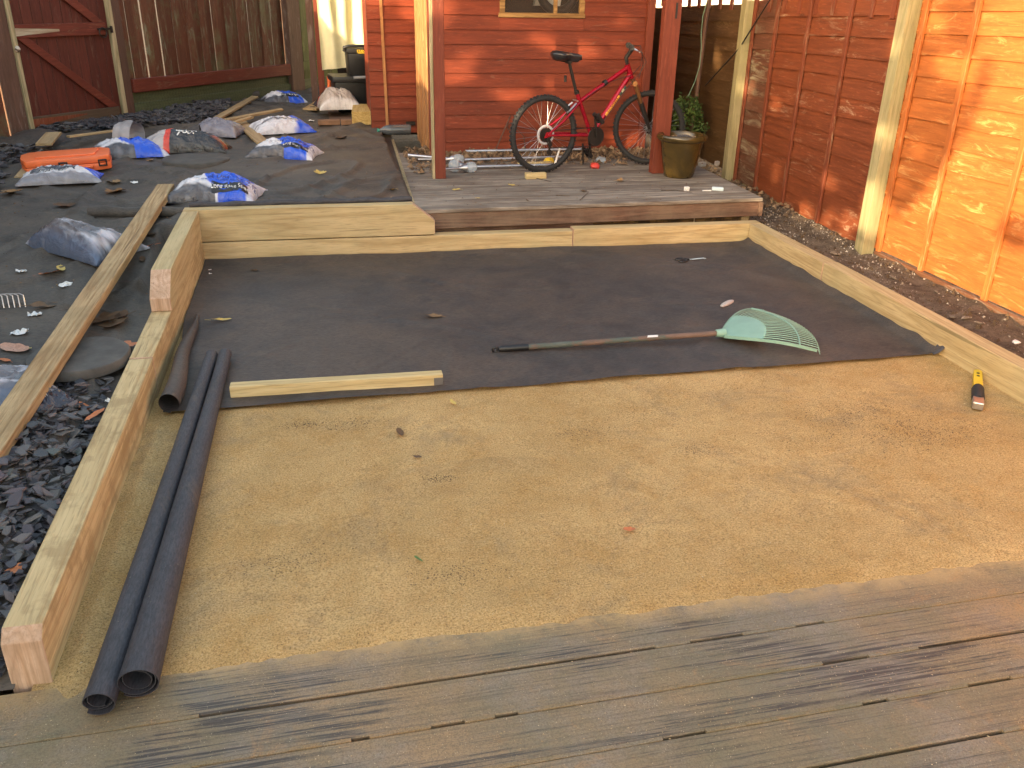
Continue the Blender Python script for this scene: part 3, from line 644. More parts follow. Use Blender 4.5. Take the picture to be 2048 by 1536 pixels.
# back corner: dark fence, conifer, stick, cable and wire
bf = thing('back_fence', 'dark boarded fence in the gap right of the shed', 'fence', (3.3, 10, 0))
for i in range(8): part('board', MB().b2((2.9+i*.105, 10.0-.01*(i % 2), 0), (3.0+i*.105, 10.02-.01*(i % 2), 1.9)), M['fence_brown'], bf, world=True)
def leafy(n, cen, rad, size, seed, flatten=1.0, fn=None):
    r = np.random.default_rng(seed); V = []; F = []
    for i in range(n):
        if fn: p = fn(r)
        else:
            d = r.normal(size=3); d /= np.linalg.norm(d); q = r.random()**.4; p = np.array(cen)+d*q*np.array(rad)
        a = r.normal(size=3); a /= np.linalg.norm(a); b = np.cross(a, r.normal(size=3)); b /= np.linalg.norm(b); s_ = size*(.6+.8*r.random())
        o = len(V); V += [tuple(p-a*s_), tuple(p+b*s_*.45), tuple(p+a*s_), tuple(p-b*s_*.45)]; F.append((o, o+1, o+2, o+3))
    m = MB(); m.v = V; m.f = F; return m
cf = thing('conifer_shrub', 'small bright green conifer behind the bicycle front wheel', 'shrub', (3.45, 7.95, .1))
part('stem', MB().tube([(3.45, 7.95, 0), (3.43, 7.98, .4), (3.40, 8.0, .68)], [.014, .01, .004], 6), M['bark'], cf, world=True)
def conf(r):
    h = r.random(); a = r.random()*6.28; w_ = .08+.15*(1-h)*r.random()**.6; return np.array([3.42+w_*math.cos(a), 7.96+w_*math.sin(a), .42+.30*h+.03*r.normal()])
part('crown', leafy(1100, None, None, .018, 4, fn=conf), M['conifer'], cf, world=True)
solo('wooden_pole', MB().tube([(3.50, 8.0, .12), (3.53, 8.02, .9), (3.55, 8.0, 1.8)], [.022, .02, .018], 9), M['oldpost'], 'thin grey pole leaning upright against the dark brown fence', 'pole', (3.5, 8, .12), smooth=50)
solo('black_cable', MB().tube([(3.55, 7.9, .85), (3.6, 7.4, 1.2), (3.63, 6.98, 1.62), (3.65, 6.8, 1.9)], .006, 6), M['black'], 'black cable stretched diagonally across the dark fence', 'cable', (3.55, 7.9, .85), smooth=50)
solo('green_wire', MB().tube([(3.28, 7.9, .75+.15*i) if False else (3.22+.04*math.sin(i*.9)+.02*i, 7.5, .8+.13*i) for i in range(8)], .004, 5), plain('green_wire_coat', (.12, .2, .14), .5), 'thin green wire hanging beside the right porch post', 'wire', (3.3, 7.5, .8), smooth=50)

# ================================================================== LEFT GATE AND FENCES (frame of the fence: x along it, y behind it)
FR = math.atan2(.799, .602)
gate = thing('garden_gate', 'dark red ledged and braced gate with a ring latch', 'gate', (-1.88, 9.64, .38), FR)
for i in range(10):
    part('board', MB().b2((-1.035+i*.1035, .0, .03), (-1.035+i*.1035+.099, .018, 1.65)), M['gate'], gate, bevel=.003)
part('rail', MB().b2((-1.04, -.03, .785), (-.075, -.002, .895)), M['gate_rail'], gate, bevel=.003)
part('rail', MB().b2((-1.04, -.03, .02), (-.065, -.002, .125)), M['gate_low'], gate, bevel=.003)['label'] = 'muddy bottom rail'
part('rail', MB().b2((-1.04, -.03, 1.50), (-.075, -.002, 1.60)), M['gate_rail'], gate, bevel=.003)
part('brace', MB().prism([(-1.04, -.028, .783), (-.93, -.028, .783), (-.065, -.028, .127), (-.19, -.028, .127)][::-1], (0, .024, 0)), M['gate_rail'], gate, bevel=.002)
part('brace', MB().prism([(-1.04, -.028, 1.48), (-.90, -.028, 1.48), (-.09, -.028, .897), (-.22, -.028, .897)][::-1], (0, .024, 0)), M['gate_rail'], gate, bevel=.002)
bare = wood('bare_hinge_scar', (.42, .36, .26), (.3, .23, .15), 'X', knots=False)
part('hinge', MB().prism([(-1.045, -.033, .80), (-1.045, -.033, .865), (-.60, -.033, .848), (-.60, -.033, .83)], (0, .003, 0)), bare, gate)['label'] = 'pale worn upper strap hinge'
part('hinge', MB().prism([(-1.07, -.033, .035), (-1.07, -.033, .11), (-.46, -.033, .10), (-.46, -.033, .09)], (0, .003, 0)), M['batten_red'], gate)['label'] = 'red painted lower strap hinge'
lt = part('latch', MB().b2((-.18, -.04, .825), (-.02, -.03, .845)).b2((-.03, -.045, .80), (-.01, -.03, .86)), M['darksteel'], gate)
part('ring', MB().torus((-.13, -.045, .805), .042, .006, n=24, m=6), M['darksteel'], lt)
part('stone_stop', MB().lathe([(.0, -.03), (.02, -.02), (.025, 0), (.015, .02), (0, .028)], 8, (-1.065, -.04, .70)), M['stones'], gate, smooth=60)
gp = [('pale strip edged gate post at the hinge side', -1.27, -1.09), ('brown gate post at the latch side', .028, .135)]
for lab, a, b in gp:
    t = thing('gate_post', lab, 'post', (-1.88, 9.64, .30), FR, 'gate posts')
    part('post', MB().b2((a, -.02, 0), (b, .09, 1.95)), M['oldpost'], t, bevel=.005)
    if a < -1: part('stop_strip', MB().b2((-1.088, -.035, 0), (-1.045, .03, 1.95)), M['jointstrip'], t, bevel=.003)
    else: part('stop_strip', MB().b2((-.028, -.035, .03), (.026, .03, 1.95)), M['jointstrip'], t, bevel=.003)
part('sill', MB().b2((-.95, -.04, -.02), (-.05, .0, .015)), M['scrap'], gate)
ff = thing('feather_board_fence', 'old brown vertical board fence right of the gate with a low rail', 'fence', (-1.88, 9.64, .38), FR)
x = .137; i = 0
while x < 2.60:
    wd = .088+.022*random.random(); gap = .014 if i in (2, 4) else .001
    tilt = random.uniform(-.006, .006)
    part('board', MB().prism([(x, .02-.012*(i % 2), .04), (x+wd, .02-.012*(i % 2), .04), (x+wd+tilt, .02-.012*(i % 2), 1.8), (x+tilt, .02-.012*(i % 2), 1.8)], (0, .014, 0)), M['oldfence'], ff, bevel=.002)
    x += wd+gap; i += 1
part('rail', MB().b2((.137, -.05, .235), (2.625, .004, .365)), M['gate_rail'], ff, bevel=.005)
part('kick_board', MB().b2((.137, -.03, -.12), (2.625, .004, .13)), M['kick'], ff, bevel=.003)
part('mossy_strip', MB().b2((.137, .002, .125), (2.625, .006, .236)), M['kick'], ff)
m = MB()                                 # chicken wire along the foot
for k in range(60):
    x = .16+k*.041; m.tube([(x+(.01 if j % 2 else -.01), -.036, .0+.03*j) for j in range(9)], .0012, 4, cap=False)
tag(part('chicken_wire', m, M['darksteel'], ff), kind='stuff')
t = thing('fence_post', 'weathered brown post where the brown fence meets the green boards', 'post', (-1.88, 9.64, .30), FR)
part('post', MB().b2((2.63, -.06, 0), (2.87, .09, 1.9)), M['oldpost'], t, bevel=.005)
gf = thing('mossy_fence', 'moss green vertical board fence behind the shed curtain', 'fence', (-1.88, 9.64, .38), FR)
for i in range(9): part('board', MB().b2((2.875+i*.098, .03-.012*(i % 2), .02), (2.968+i*.098, .045-.012*(i % 2), 1.8)), M['mossfence'], gf, bevel=.002)
part('rail', MB().b2((2.875, -.02, .27), (3.75, .016, .37)), M['mossfence'], gf); part('kick_board', MB().b2((2.875, -.01, -.1), (3.75, .016, .16)), M['kick'], gf)
lf = thing('feather_board_fence', 'brown vertical board fence left of the gate at the photo edge', 'fence', (-1.88, 9.64, .38), FR)
for i in range(12): part('board', MB().b2((-1.28-(i+1)*.11, -.01-.012*(i % 2), -.1), (-1.285-i*.11, .004-.012*(i % 2), 1.8)), M['scrap'] if i == 1 else M['oldfence'], lf, bevel=.002)
# unseen fence added on the left, tall enough to shade the garden from sun
lb = thing('left_shade_fence', 'tall brown fence added out of view to shade the garden', 'fence', (-3.4, 0, 0))
for i in range(145): part('board', MB().b2((-3.42-.01*(i % 2), -9+i*.115, -.1), (-3.405-.01*(i % 2), -8.89+i*.115, 2.10+.004*(i % 3))), M['oldfence'], lb, world=True)

# ------------------------------------------------------------------ unseen tree beyond the left fence; leaves placed on sun rays to shade chosen spots
LITS_ = [(914, 126, 27, 10), (911, 155, 24, 9), (945, 108, 14, 6), (1026, 190, 28, 9), (1067, 78, 22, 9), (1143, 100, 32, 18), (1114, 165, 20, 10), (1137, 178, 20, 10), (1228, 101, 14, 12), (1219, 149, 12, 8), (1340, 118, 14, 26),
        (1790, 95, 12, 20), (1773, 274, 22, 15), (1551, 211, 5, 10), (1551, 337, 6, 14), (1660, 366, 12, 10), (1611, 422, 15, 10), (1657, 436, 10, 12), (1702, 443, 18, 14), (1752, 420, 26, 45), (1495, 176, 7, 12), (1435, 120, 5, 14),
        (1875, 46, 21, 21), (1906, 137, 32, 30), (1840, 295, 12, 14), (820, 22, 10, 14), (1000, 40, 20, 5), (1240, 40, 14, 6), (880, 20, 20, 30)]
LITS = [(a, b, (c*1.25+14 if a < 1350 else c*1.15+6), (d*1.25+11 if a < 1350 else d*1.1+8)) for a, b, c, d in LITS_]
SHP = [(1400+x/2.844, y/2.844) for x, y in [(1280, -200), (1610, -200), (1600, 0), (1560, 200), (1500, 420), (1480, 750), (1400, 900), (1280, 1050), (1180, 1200), (1040, 1230), (1080, 900), (1180, 400)]]
def inpoly(x, y, P):
    c = False; n = len(P)
    for i in range(n):
        (x1, y1), (x2, y2) = P[i], P[i-1]
        if (y1 > y) != (y2 > y) and x < (x2-x1)*(y-y1)/(y2-y1)+x1: c = not c
    return c
def shaded(p, plane):
    d = p - Vector((0, 0, EYE)); f = d.dot(fwd); u = 1024+FPX*d.dot(rt2)/f; v = 768-FPX*d.dot(up2)/f
    wob = 1+.35*noise.noise(Vector((u*.03, v*.05, 0)))
    for (a, b, ru, rv) in LITS:
        if ((u-a)/ru)**2+((v-b)/rv)**2 < wob: return False
    if plane == 'F' and p.y < 5.12:
        if ((u-2033)/30)**2+((v-468)/26)**2 < wob: return True
        if abs((u-1958)+.36*(v-175)) < 9 and 120 < v < 260: return True
        return inpoly(u, v, SHP)
    if plane == 'F': return not (p.z > 1.64 and p.y > 6.3)
    if plane == 'R': return not (v < 14+10*math.sin(u*.06))
    return True
def crown_pts(n, seed=11):
    r = np.random.default_rng(seed); out = []
    while len(out) < n:
        q = r.random()
        if q < .62: p = Vector((3.69, r.uniform(3.1, 10), r.uniform(.05, 2.0))); pl = 'F'
        elif q < .93: p = Vector((r.uniform(.90, 3.1), 7.74, r.uniform(.5, 2.35))); pl = 'S'
        else: p = Vector((r.uniform(.48, .98), 8.84, r.uniform(.7, 2.3))); pl = 'R'
        if not shaded(p, pl) or (pl == 'F' and p.y > 7.74 and p.x-(p.y-7.74)*math.tan(SUN_AZ) < 3.0): continue
        dmin = {'F': 10.3, 'S': 9.0, 'R': 6.5}[pl]
        k = max(dmin, (p.x+4.1)/(LD.x)) + r.random()**1.2*3.2; out.append(np.array(p - LD*k))
    return out
cp_ = crown_pts(24000); it_ = iter(cp_)
tree = thing('unseen_shade_tree', 'unseen leafy autumn tree, crown shaped to dapple the sunlight', 'tree', (-6.4, 0.6, -.15))
part('crown', leafy(len(cp_), None, None, .068, 12, fn=lambda r: next(it_)), M['foliage'], tree, world=True)
part('trunk', MB().tube([(-6.4, .6, -.2), (-6.35, .7, 1.0), (-6.3, .9, 2.2), (-6.2, 1.2, 3.4)], [.17, .14, .12, .07], 10), M['bark'], tree, world=True, smooth=50)
for k in range(14):
    e = cp_[k*1500]; part('limb', MB().tube([(-6.3, .9, 1.9+.08*k), tuple((np.array([-6.3, .9, 2.3])+e)/2+np.array([0, 0, .2])), tuple(e)], [.05, .03, .01], 6), M['bark'], tree, world=True, smooth=50)

# ================================================================== BAGS OF SLATE AND GRAVEL
BLUE = (.012, .085, .62); WHITE = (.62, .62, .66); GREYC = (.22, .22, .25); DARKC = (.06, .06, .07); PURP = (.13, .125, .14)
def lerp(a, b, f): f = min(1, max(0, f)); return tuple(a[i]+(b[i]-a[i])*f for i in range(3))
def wob(s, t, sd, k=3, a=.12): return a*noise.noise(Vector((s*k, t*k, sd)))
def c_blue(s, t, sd):        # clear ends, white shoulder, blue printed block
    w_ = wob(s, t, sd, 1.8, .22)
    c = lerp(DARKC, WHITE, (s+.88+w_)*7)
    c = lerp(c, BLUE, (s+.22+.35*t+w_)*24)
    c = lerp(c, (.55, .55, .62), (s-.80)*20)
    c = lerp(c, DARKC, (-.62-t+w_*.5)*14 if s < .15 else 0)
    return lerp(c, (.45, .47, .52), max(0, noise.noise(Vector((s*6, t*6, sd))))*.4)
def c_back(s, t, sd):        # reverse side: dark print panel on white, blue tip
    w_ = wob(s, t, sd, 2, .2)
    c = lerp(WHITE, BLUE, (s+t*.4-.55+w_)*14)
    if abs(s+.15) < .55+w_ and -.55 < t < .15+w_: c = lerp(c, (.05, .055, .07), 1)
    c = lerp(c, GREYC, (-.6-t)*10)
    return lerp(c, (.5, .5, .55), .5*max(0, noise.noise(Vector((s*5, t*5, sd)))))
def c_white(s, t, sd):
    w_ = wob(s, t, sd, 2, .3)
    c = lerp(WHITE, BLUE, (s-.38+w_)*10); c = lerp(c, (.10, .10, .12), (1-abs(t+.35+w_*.5)*7)*1.3 if s < .5 else 0)
    c = lerp(c, BLUE, (1-abs((s+.1)**2*9+(t-.5)**2*9))*2)
    return lerp(c, (.42, .42, .47), .6*max(0, noise.noise(Vector((s*5, t*5, sd)))))
def c_grey(s, t, sd):
    f = noise.noise(Vector((s*2, t*5, sd))); c = lerp(PURP, (.48, .48, .53), max(0, f)*1.6+max(0, t-.2)*.6)
    c = lerp(c, (.035, .035, .05), (-s-.55+.2*f)*4); c = lerp(c, (.10, .13, .20), (-.5-t)*3)
    c = lerp(c, (.5, .5, .56), (-s-.86)*12); return c
def c_small(s, t, sd): return lerp((.15, .14, .17), (.24, .23, .27), .5+noise.noise(Vector((s*4, t*4, sd))))
def c_black(s, t, sd):
    c = (.022, .022, .025) if s > -.25 else (.40, .38, .38)
    if -.33 < s < -.20: c = (.60, .045, .02)
    c = lerp(c, (.30, .28, .28), max(0, noise.noise(Vector((s*6, t*6, sd))))*(1 if s < -.3 else .12)); return lerp(c, (.25, .06, .03), (s-.55+.3*t)*6 if abs(t) < .4 else 0)
def c_brown(s, t, sd):
    c = (.055, .045, .038) if t > .22 else (.42, .36, .31)
    if .15 < t < .22: c = (.60, .07, .05)
    c = lerp(c, (.62, .6, .58), (-t-.78)*12 if True else 0); c = lerp(c, (.62, .6, .58), (s-.72)*8 if t < .2 else 0)
    return lerp(c, tuple(x*.7 for x in c), max(0, noise.noise(Vector((s*14, t*2, sd)))))
bags = []
def bag(pos, rz, Lb, Wb, Hb, cf_, label, sd, tiltx=0, name='gravel_bag', grp='filled plastic bags lying on the weed membrane', pinch=(0, 0), lift=0, sl=0):
    NS, NTt = 96, 68; V = []; COL = []
    def sur(s, t, top=True):
        ex = 1-pinch[0]*(1-s)/2-pinch[1]*(1+s)/2
        x = Lb/2*s*(1-.07*(1-abs(t)**2))*(1+.02*noise.noise(Vector((t*4, sd, 1)))); y = Wb/2*t*ex*(1-.09*(1-s*s))*(1+.03*noise.noise(Vector((s*3, sd, 5))))
        e = max(0, 1-abs(s)**2.6)**.62*max(0, 1-abs(t)**2.6)**.62
        z = .86*Hb*e*(1+.22*noise.noise(Vector((s*1.6, t*1.6, sd)))) + e*.014*noise.noise(Vector((s*5, t*5, sd+3))) + e*.004*abs(noise.noise(Vector((s*9+t*3, t*7, sd+8)))) + .010*noise.noise(Vector((s*2.5+t*14, 1, sd)))*(1-e)
        # folds radiating from the seams
        z += .006*math.sin(t*17+sd+2*noise.noise(Vector((s*3, t*3, sd))))*max(0, abs(s)-.55)*e**.4 + .005*math.sin(s*15+sd)*max(0, abs(t)-.5)*e**.4
        cr1 = abs(noise.noise(Vector((s*3.2+t*1.5, t*2.6, sd+30)))); cr2 = abs(noise.noise(Vector((s*1.6-t*4, t*3+s*2, sd+40))))
        z += e*(.009*max(0, .16-cr1)/.16 + .007*max(0, .12-cr2)/.12) + .0015*noise.noise(Vector((s*16, t*13, sd)))*e
        z += .012+sl*s*.5
        if not top: z = .004+sl*s*.5 + .008*(1-e)
        return (x, y, max(z, .003)+lift)
    gx = [2*i/NS-1 for i in range(NS+1)]; gy = [2*j/NTt-1 for j in range(NTt+1)]
    for s_ in gx:
        for t_ in gy: V.append(sur(s_, t_)); COL.append(cf_(s_, t_, sd))
    F = [(i*(NTt+1)+j, (i+1)*(NTt+1)+j, (i+1)*(NTt+1)+j+1, i*(NTt+1)+j+1) for i in range(NS) for j in range(NTt)]
    ring = [(i, 0) for i in range(NS+1)] + [(NS, j) for j in range(1, NTt+1)] + [(i, NTt) for i in range(NS-1, -1, -1)] + [(0, j) for j in range(NTt-1, 0, -1)]
    o = len(V)
    for (i, j) in ring: V.append(sur(gx[i], gy[j], False)[:2]+(.002+lift,)); COL.append(cf_(gx[i], gy[j], sd))
    n = len(ring)
    for k in range(n):
        a, b = ring[k], ring[(k+1) % n]; F.append((a[0]*(NTt+1)+a[1], o+k, o+(k+1) % n, b[0]*(NTt+1)+b[1]))
    F.append(tuple(range(o, o+n))[::-1])
    m = MB(); m.v = V; m.f = F
    t = thing(name, label, 'bag', pos, rz, grp)
    part('bag_skin', m, M['bag'], t, cols=COL, smooth=70)
    bags.append(t); return t, sur, Lb, Wb
def text_mesh(txt, size, bold=0.0):
    cu = bpy.data.curves.new('lettering', 'FONT'); cu.body = txt; cu.size = size; cu.align_x = 'CENTER'; cu.align_y = 'CENTER'; cu.offset = bold; cu.extrude = 0; cu.resolution_u = 2
    o = bpy.data.objects.new('lettering_tmp', cu); C.objects.link(o); dg = bpy.context.evaluated_depsgraph_get()
    me = o.evaluated_get(dg).to_mesh(); vs_ = [tuple(v.co) for v in me.vertices]; fs = [tuple(p.vertices) for p in me.polygons]
    o.evaluated_get(dg).to_mesh_clear(); bpy.data.objects.remove(o); bpy.data.curves.remove(cu); return vs_, fs
def print_on(bg_, txt, size, s0, t0, rot, mat, nm='lettering', plate=None, off=.0022):
    """print lying on the bag's skin: text (or a plate) mapped onto its surface"""
    t, sur, Lb, Wb = bg_
    def put(vs_, fs, mt, of, nm):
        c_, s_ = math.cos(rot), math.sin(rot); V = []
        for v in vs_:
            x, y = v[0]*c_-v[1]*s_, v[0]*s_+v[1]*c_; p = sur(min(.98, max(-.98, s0+x/(Lb/2))), min(.98, max(-.98, t0+y/(Wb/2))))
            V.append((p[0], p[1], p[2]+of))
        m = MB().add(V, fs); part(nm, m, mt, t)
    if plate:
        pw, ph = plate; N = 16; K = 6
        vs_ = [((i/N-.5)*pw, (j/K-.5)*ph, 0) for i in range(N+1) for j in range(K+1)]; fs = [(i*(K+1)+j, (i+1)*(K+1)+j, (i+1)*(K+1)+j+1, i*(K+1)+j+1) for i in range(N) for j in range(K)]
        put(vs_, fs, M['black'], off, 'label_plate'); off += .0025
    if txt: put(*text_mesh(txt, size), mat, off, nm)
NAVY = plain('navy_print', (.01, .02, .16), .5)
def gp_(u, v, dz=0): p = G(u, v); return (p.x, p.y, p.z+dz-.004)
b = bag(gp_(566, 205), R(14), .52, .34, .13, c_blue, 'blue and clear gravel bag farthest back by the mossy fence', 1)
print_on(b, 'Long Rake Spar', .036, .25, -.62, 0, M['white'], plate=(.20, .06)); print_on(b, 'SLATE', .08, .35, -.1, 0, NAVY)
b = bag(gp_(562, 261), R(16), .56, .42, .13, c_white, 'mostly white bag with a blue tip, third bag row behind the split plank', 2)
b = bag(gp_(570, 311), R(-16), .56, .36, .14, c_blue, 'blue and white bag with a white shoulder in the middle of the far membrane', 3)
print_on(b, 'Long Rake Spar', .036, .50, -.62, R(6), M['white'], plate=(.20, .06)); print_on(b, 'DECORATIVE', .055, .42, -.15, R(5), NAVY); print_on(b, 'slate', .04, .2, -.72, R(5), NAVY)
b = bag(gp_(432, 394), R(-10), .60, .40, .15, c_blue, 'nearest blue bag lying against the top of the back sleeper', 4)
print_on(b, 'Long Rake Spar', .040, .46, -.64, R(8), M['white'], plate=(.24, .075)); print_on(b, 'PLUM SLATE', .06, .42, .0, R(8), NAVY); print_on(b, 'DECORATIVE AGGREGATE', .03, .40, -.32, R(8), NAVY)
b = bag(gp_(122, 361), R(8), .55, .28, .10, c_back, 'white and black printed bag in front of the orange case', 5)
print_on(b, 'natural stone products', .026, -.05, -.50, 0, M['white']); print_on(b, None, 0, .3, .05, 0, M['white'], plate=None)
b = bag(gp_(258, 308), R(12), .60, .42, .13, c_blue, 'blue bag half hidden behind the orange case', 6)
b = bag(gp_(437, 268), R(-14), .44, .36, .14, c_small, 'small grey bag of slate behind the black bag', 7)
b = bag(gp_(368, 300), R(-8), .74, .42, .17, c_black, 'black bag with a red band and torn grey open end', 8, pinch=(0, .45))
print_on(b, 'TR', .13, .02, -.25, R(-78), M['white'], off=.005); print_on(b, 'Es', .12, .26, -.28, R(-78), M['white'], off=.005)
b = bag(gp_(158, 500), R(-34), .66, .40, .17, c_grey, 'grey translucent bag with one twisted corner beside the long plank', 9, pinch=(.62, 0))
b = bag(gp_(676, 232, .09), R(8), .44, .46, .20, c_brown, 'white and brown bag with a red stripe propped on the shed step', 10)
b = bag((-1.33, 3.42, .115), R(20), .50, .36, .12, c_grey, 'torn grey bag under the near end of the long plank', 11)
b2_ = bag((-1.13, 3.33, .11), R(40), .24, .22, .07, lambda s, t, sd: lerp((.03, .03, .045), (.62, .62, .66), (t+.1+wob(s, t, sd, 3, .6))*4), 'crumpled white and navy bag scrap with a triangle mark on the slate', 12)
print_on(b2_, '△', .05, .15, -.35, R(-20), M['white']) if False else None
t_, sur_, Lb_, Wb_ = b2_
mm = MB()
for i in range(3):
    a0, a1 = R(90+120*i), R(210+120*i); p0 = (.1+.16*math.cos(a0), -.4+.2*math.sin(a0)); p1 = (.1+.16*math.cos(a1), -.4+.2*math.sin(a1))
    P = [sur_(p0[0]+(p1[0]-p0[0])*k/6, p0[1]+(p1[1]-p0[1])*k/6) for k in range(7)]; mm.tube([(p[0], p[1], p[2]+.002) for p in P], .0014, 5)
part('triangle_mark', mm, M['white'], t_)
# ragged open mouth and spill of the black bag
bm_ = bags[7]
def mouth(a, b):
    th = b*2*PI; rr = 1-.12*a; return (-.36-.14*a, .20*math.cos(th)*rr, max(.006, .11+.12*math.sin(th)*rr+.03*noise.noise(Vector((a*3, math.cos(th)*2, math.sin(th)*2)))))
part('open_mouth', MB().grid(mouth, 8, 32), plain('grey_translucent_film', (.30, .28, .28), .4), bm_, smooth=80)
M_f = thing('membrane_flap', 'raised dark fold of membrane beside the torn black bag', 'membrane', (-1.35, 8.1, .35))
part('fold', MB().grid(lambda a, b: (-1.62+.62*a, 8.0+.25*b+.1*a, .34+.16*a*math.sin(b*PI)+.02*noise.noise(Vector((a*5, b*5, 0)))), 12, 12), M['membrane'], M_f, world=True, smooth=80)

# ================================================================== ROLLS, BATTEN, PLANKS
def fabric_roll(label, p0, p1, r0, r1, turns, seed, flat=.85):
    p0, p1 = Vector(p0), Vector(p1); d = (p1-p0); Ln = d.length; ang = math.atan2(d.y, d.x)
    t = thing('membrane_roll', label, 'fabric roll', (p0.x, p0.y, 0), ang, 'pair of black membrane rolls'); N = 26; K = int(30*turns)
    V = []; F = []
    for i in range(N+1):
        f = i/N; r_ = r0+(r1-r0)*f**.8; z0 = p0.z+(p1.z-p0.z)*f
        for side in (0, 1):
            for k in range(K+1):
                th = -(1-k/K)*turns*2*PI - PI/2 + .75; q = r_*(1-.42*(1-k/K)) - side*.0022; q *= 1+.03*noise.noise(Vector((f*6, th*.5, seed)))
                xs = Ln*f + (.006*math.sin(th*.6+seed)+.02*(1-k/K))*(1 if i == 0 else 0)
                V.append((xs, q*math.cos(th), z0+r_*flat*1.0+q*math.sin(th)*flat + .0015*noise.noise(Vector((f*30, th, seed)))))
    W_ = 2*(K+1)
    for i in range(N):
        for k in range(K):
            a = i*W_+k; F.append((a, a+W_, a+W_+1, a+1)); b_ = a+K+1; F.append((b_, b_+1, b_+W_+1, b_+W_))
    for i in (0, N):
        for k in range(K): a = i*W_+k; F.append((a, a+1, a+K+2, a+K+1))
    m = MB(); m.v = V; m.f = F; part('rolled_sheet', m, M['roll'], t, smooth=80); return t
fabric_roll('left of the two black membrane rolls, narrow open end on the deck', (-.612, 1.745, .006), (-.556, 3.95, .022), .043, .031, 2.2, 1)
fabric_roll('right of the two black membrane rolls, wide ragged end on the deck', (-.528, 1.785, .006), (-.494, 3.95, .022), .054, .031, 2.6, 2, .88)

bt = thing('timber_offcut', 'short square cream batten lying on the black membrane', 'batten', (-.44, 3.52, .018), math.atan2(-.023, .91))
part('batten', MB().b2((0, -.012, 0), (.908, .040, .052)), M['batten'], bt, bevel=.0025)
part('end_stain', MB().b2((.868, -.0135, .001), (.9085, -.0125, .038)), plain('grey_end_stain', (.12, .11, .10), .8), bt)

pf_ = Vector((-1.02, 6.22, .395)); pq_ = at(-4, 862, .20); pn_ = pq_+(pq_-pf_).normalized()*.9; d = pf_-pn_; Lp = d.length
pl = thing('long_plank', 'long weathered plank lying across the membrane beside the left sleeper', 'plank', tuple(pn_), 0)
pl.rotation_euler = d.to_track_quat('Y', 'Z').to_euler()
part('plank', MB().b2((-.054, 0, -.045), (.054, Lp, 0)), M['plank'], pl, bevel=.006, seg=2)
def scrap(a, b, wd, label, th=.02, z=None, mat='scrap', cut=0, nm='scrap_board', lift=.01):
    A, B = G(*a), G(*b); A.z += lift; B.z += lift; d = B-A; o = thing(nm, label, 'board', tuple(A), 0, 'offcuts of board on the membrane')
    o.rotation_euler = d.to_track_quat('X', 'Z').to_euler(); Ln = d.length
    part('board', MB().prism([(0, -wd/2, 0), (Ln-cut, -wd/2, 0), (Ln, wd/2, 0), (0, wd/2, 0)], (0, 0, th)), M[mat], o, bevel=.002); return o
scrap((437, 244), (512, 200), .085, 'pale board pointing back right towards the fence', cut=.05, lift=.03)
scrap((448, 254), (570, 230), .08, 'pale board lying crossways behind the white bag', cut=.06, lift=.05)
scrap((482, 250), (527, 292), .11, 'pale board running forward beside the middle bags', lift=.015)
scrap((462, 262), (505, 248), .05, 'short split offcut on the crossed boards', lift=.055)
scrap((140, 295), (262, 278), .05, 'thin pale batten behind the orange case', lift=.08, th=.015)
scrap((48, 362), (78, 325), .12, 'pale board end sticking out under the white printed bag', lift=.01)
scrap((92, 312), (112, 288), .12, 'brown board end standing up behind the orange case', lift=.08)
sg = scrap((620, 224), (660, 198), .15, 'pale board marked with a black hand drawn arrow', lift=.015)
m = MB().tube([(.12, .02, .0215), (.2, -.035, .0215), (.32, -.03, .0215), (.42, .02, .0215)], .004, 5).tube([(.17, .035, .0215), (.12, .02, .0215), (.10, -.03, .0215)], .004, 5).tube([(.30, .03, .0215), (.36, .055, .0215), (.40, .02, .0215), (.33, .0, .0215), (.30, .03, .0215)], .003, 5)
part('drawn_arrow', m, M['black'], sg)

# ================================================================== STEPPING STONES, STEP, BRICKS
def stone(u, v, r, h, label, seed, sq=1.0):
    p = G(u, v); t = thing('stepping_stone', label, 'stepping stone', (p.x, p.y, p.z-.02), .3*seed, 'round stepping stones'); rr = [r*(1+.06*noise.noise(Vector((math.cos(a*PI/18)*1.5, math.sin(a*PI/18)*1.5, seed)))) for a in range(36)]
    V = []; prof = ((1.0, 0), (1.0, h*.85), (.975, h), (.6, h+.004), (.0, h+.003))
    for (k, z) in prof:
        for a in range(36): V.append((rr[a]*k*math.cos(a*PI/18), rr[a]*k*math.sin(a*PI/18)*sq, z+.003*noise.noise(Vector((k*3, a, seed)))))
    F = [(i*36+k, i*36+(k+1) % 36, (i+1)*36+(k+1) % 36, (i+1)*36+k) for i in range(4) for k in range(36)]
    m = MB(); m.v = V; m.f = F; part('slab', m, M['concrete'], t, smooth=45)
stone(160, 716, .205, .04, 'large round concrete stepping stone under the long plank', 1)
stone(394, 322, .26, .045, 'round concrete stepping stone in front of the black bag', 2)
stone(413, 216, .24, .05, 'farthest round stepping stone near the brown fence', 3)
step = thing('timber_step', 'pale square timber block forming a step at the shed door', 'step', (.46, 9.05, .40), R(-4))
part('block', MB().b2((-.11, -.12, -.01), (.11, .52, .115)), wood('step_timber', (.50, .36, .14), (.38, .25, .08), 'Y', var=.05), step, bevel=.004)
for i in range(2):
    solo('brick', MB().box((.12+.225*i, 9.03, .405), (.215, .1, .045)), M['brick'], ('left' if i == 0 else 'right')+' old brick supporting the bag beside the timber step', 'brick', (.12+.225*i, 9.03, .385), 'bricks under the shed step', bevel=.004)

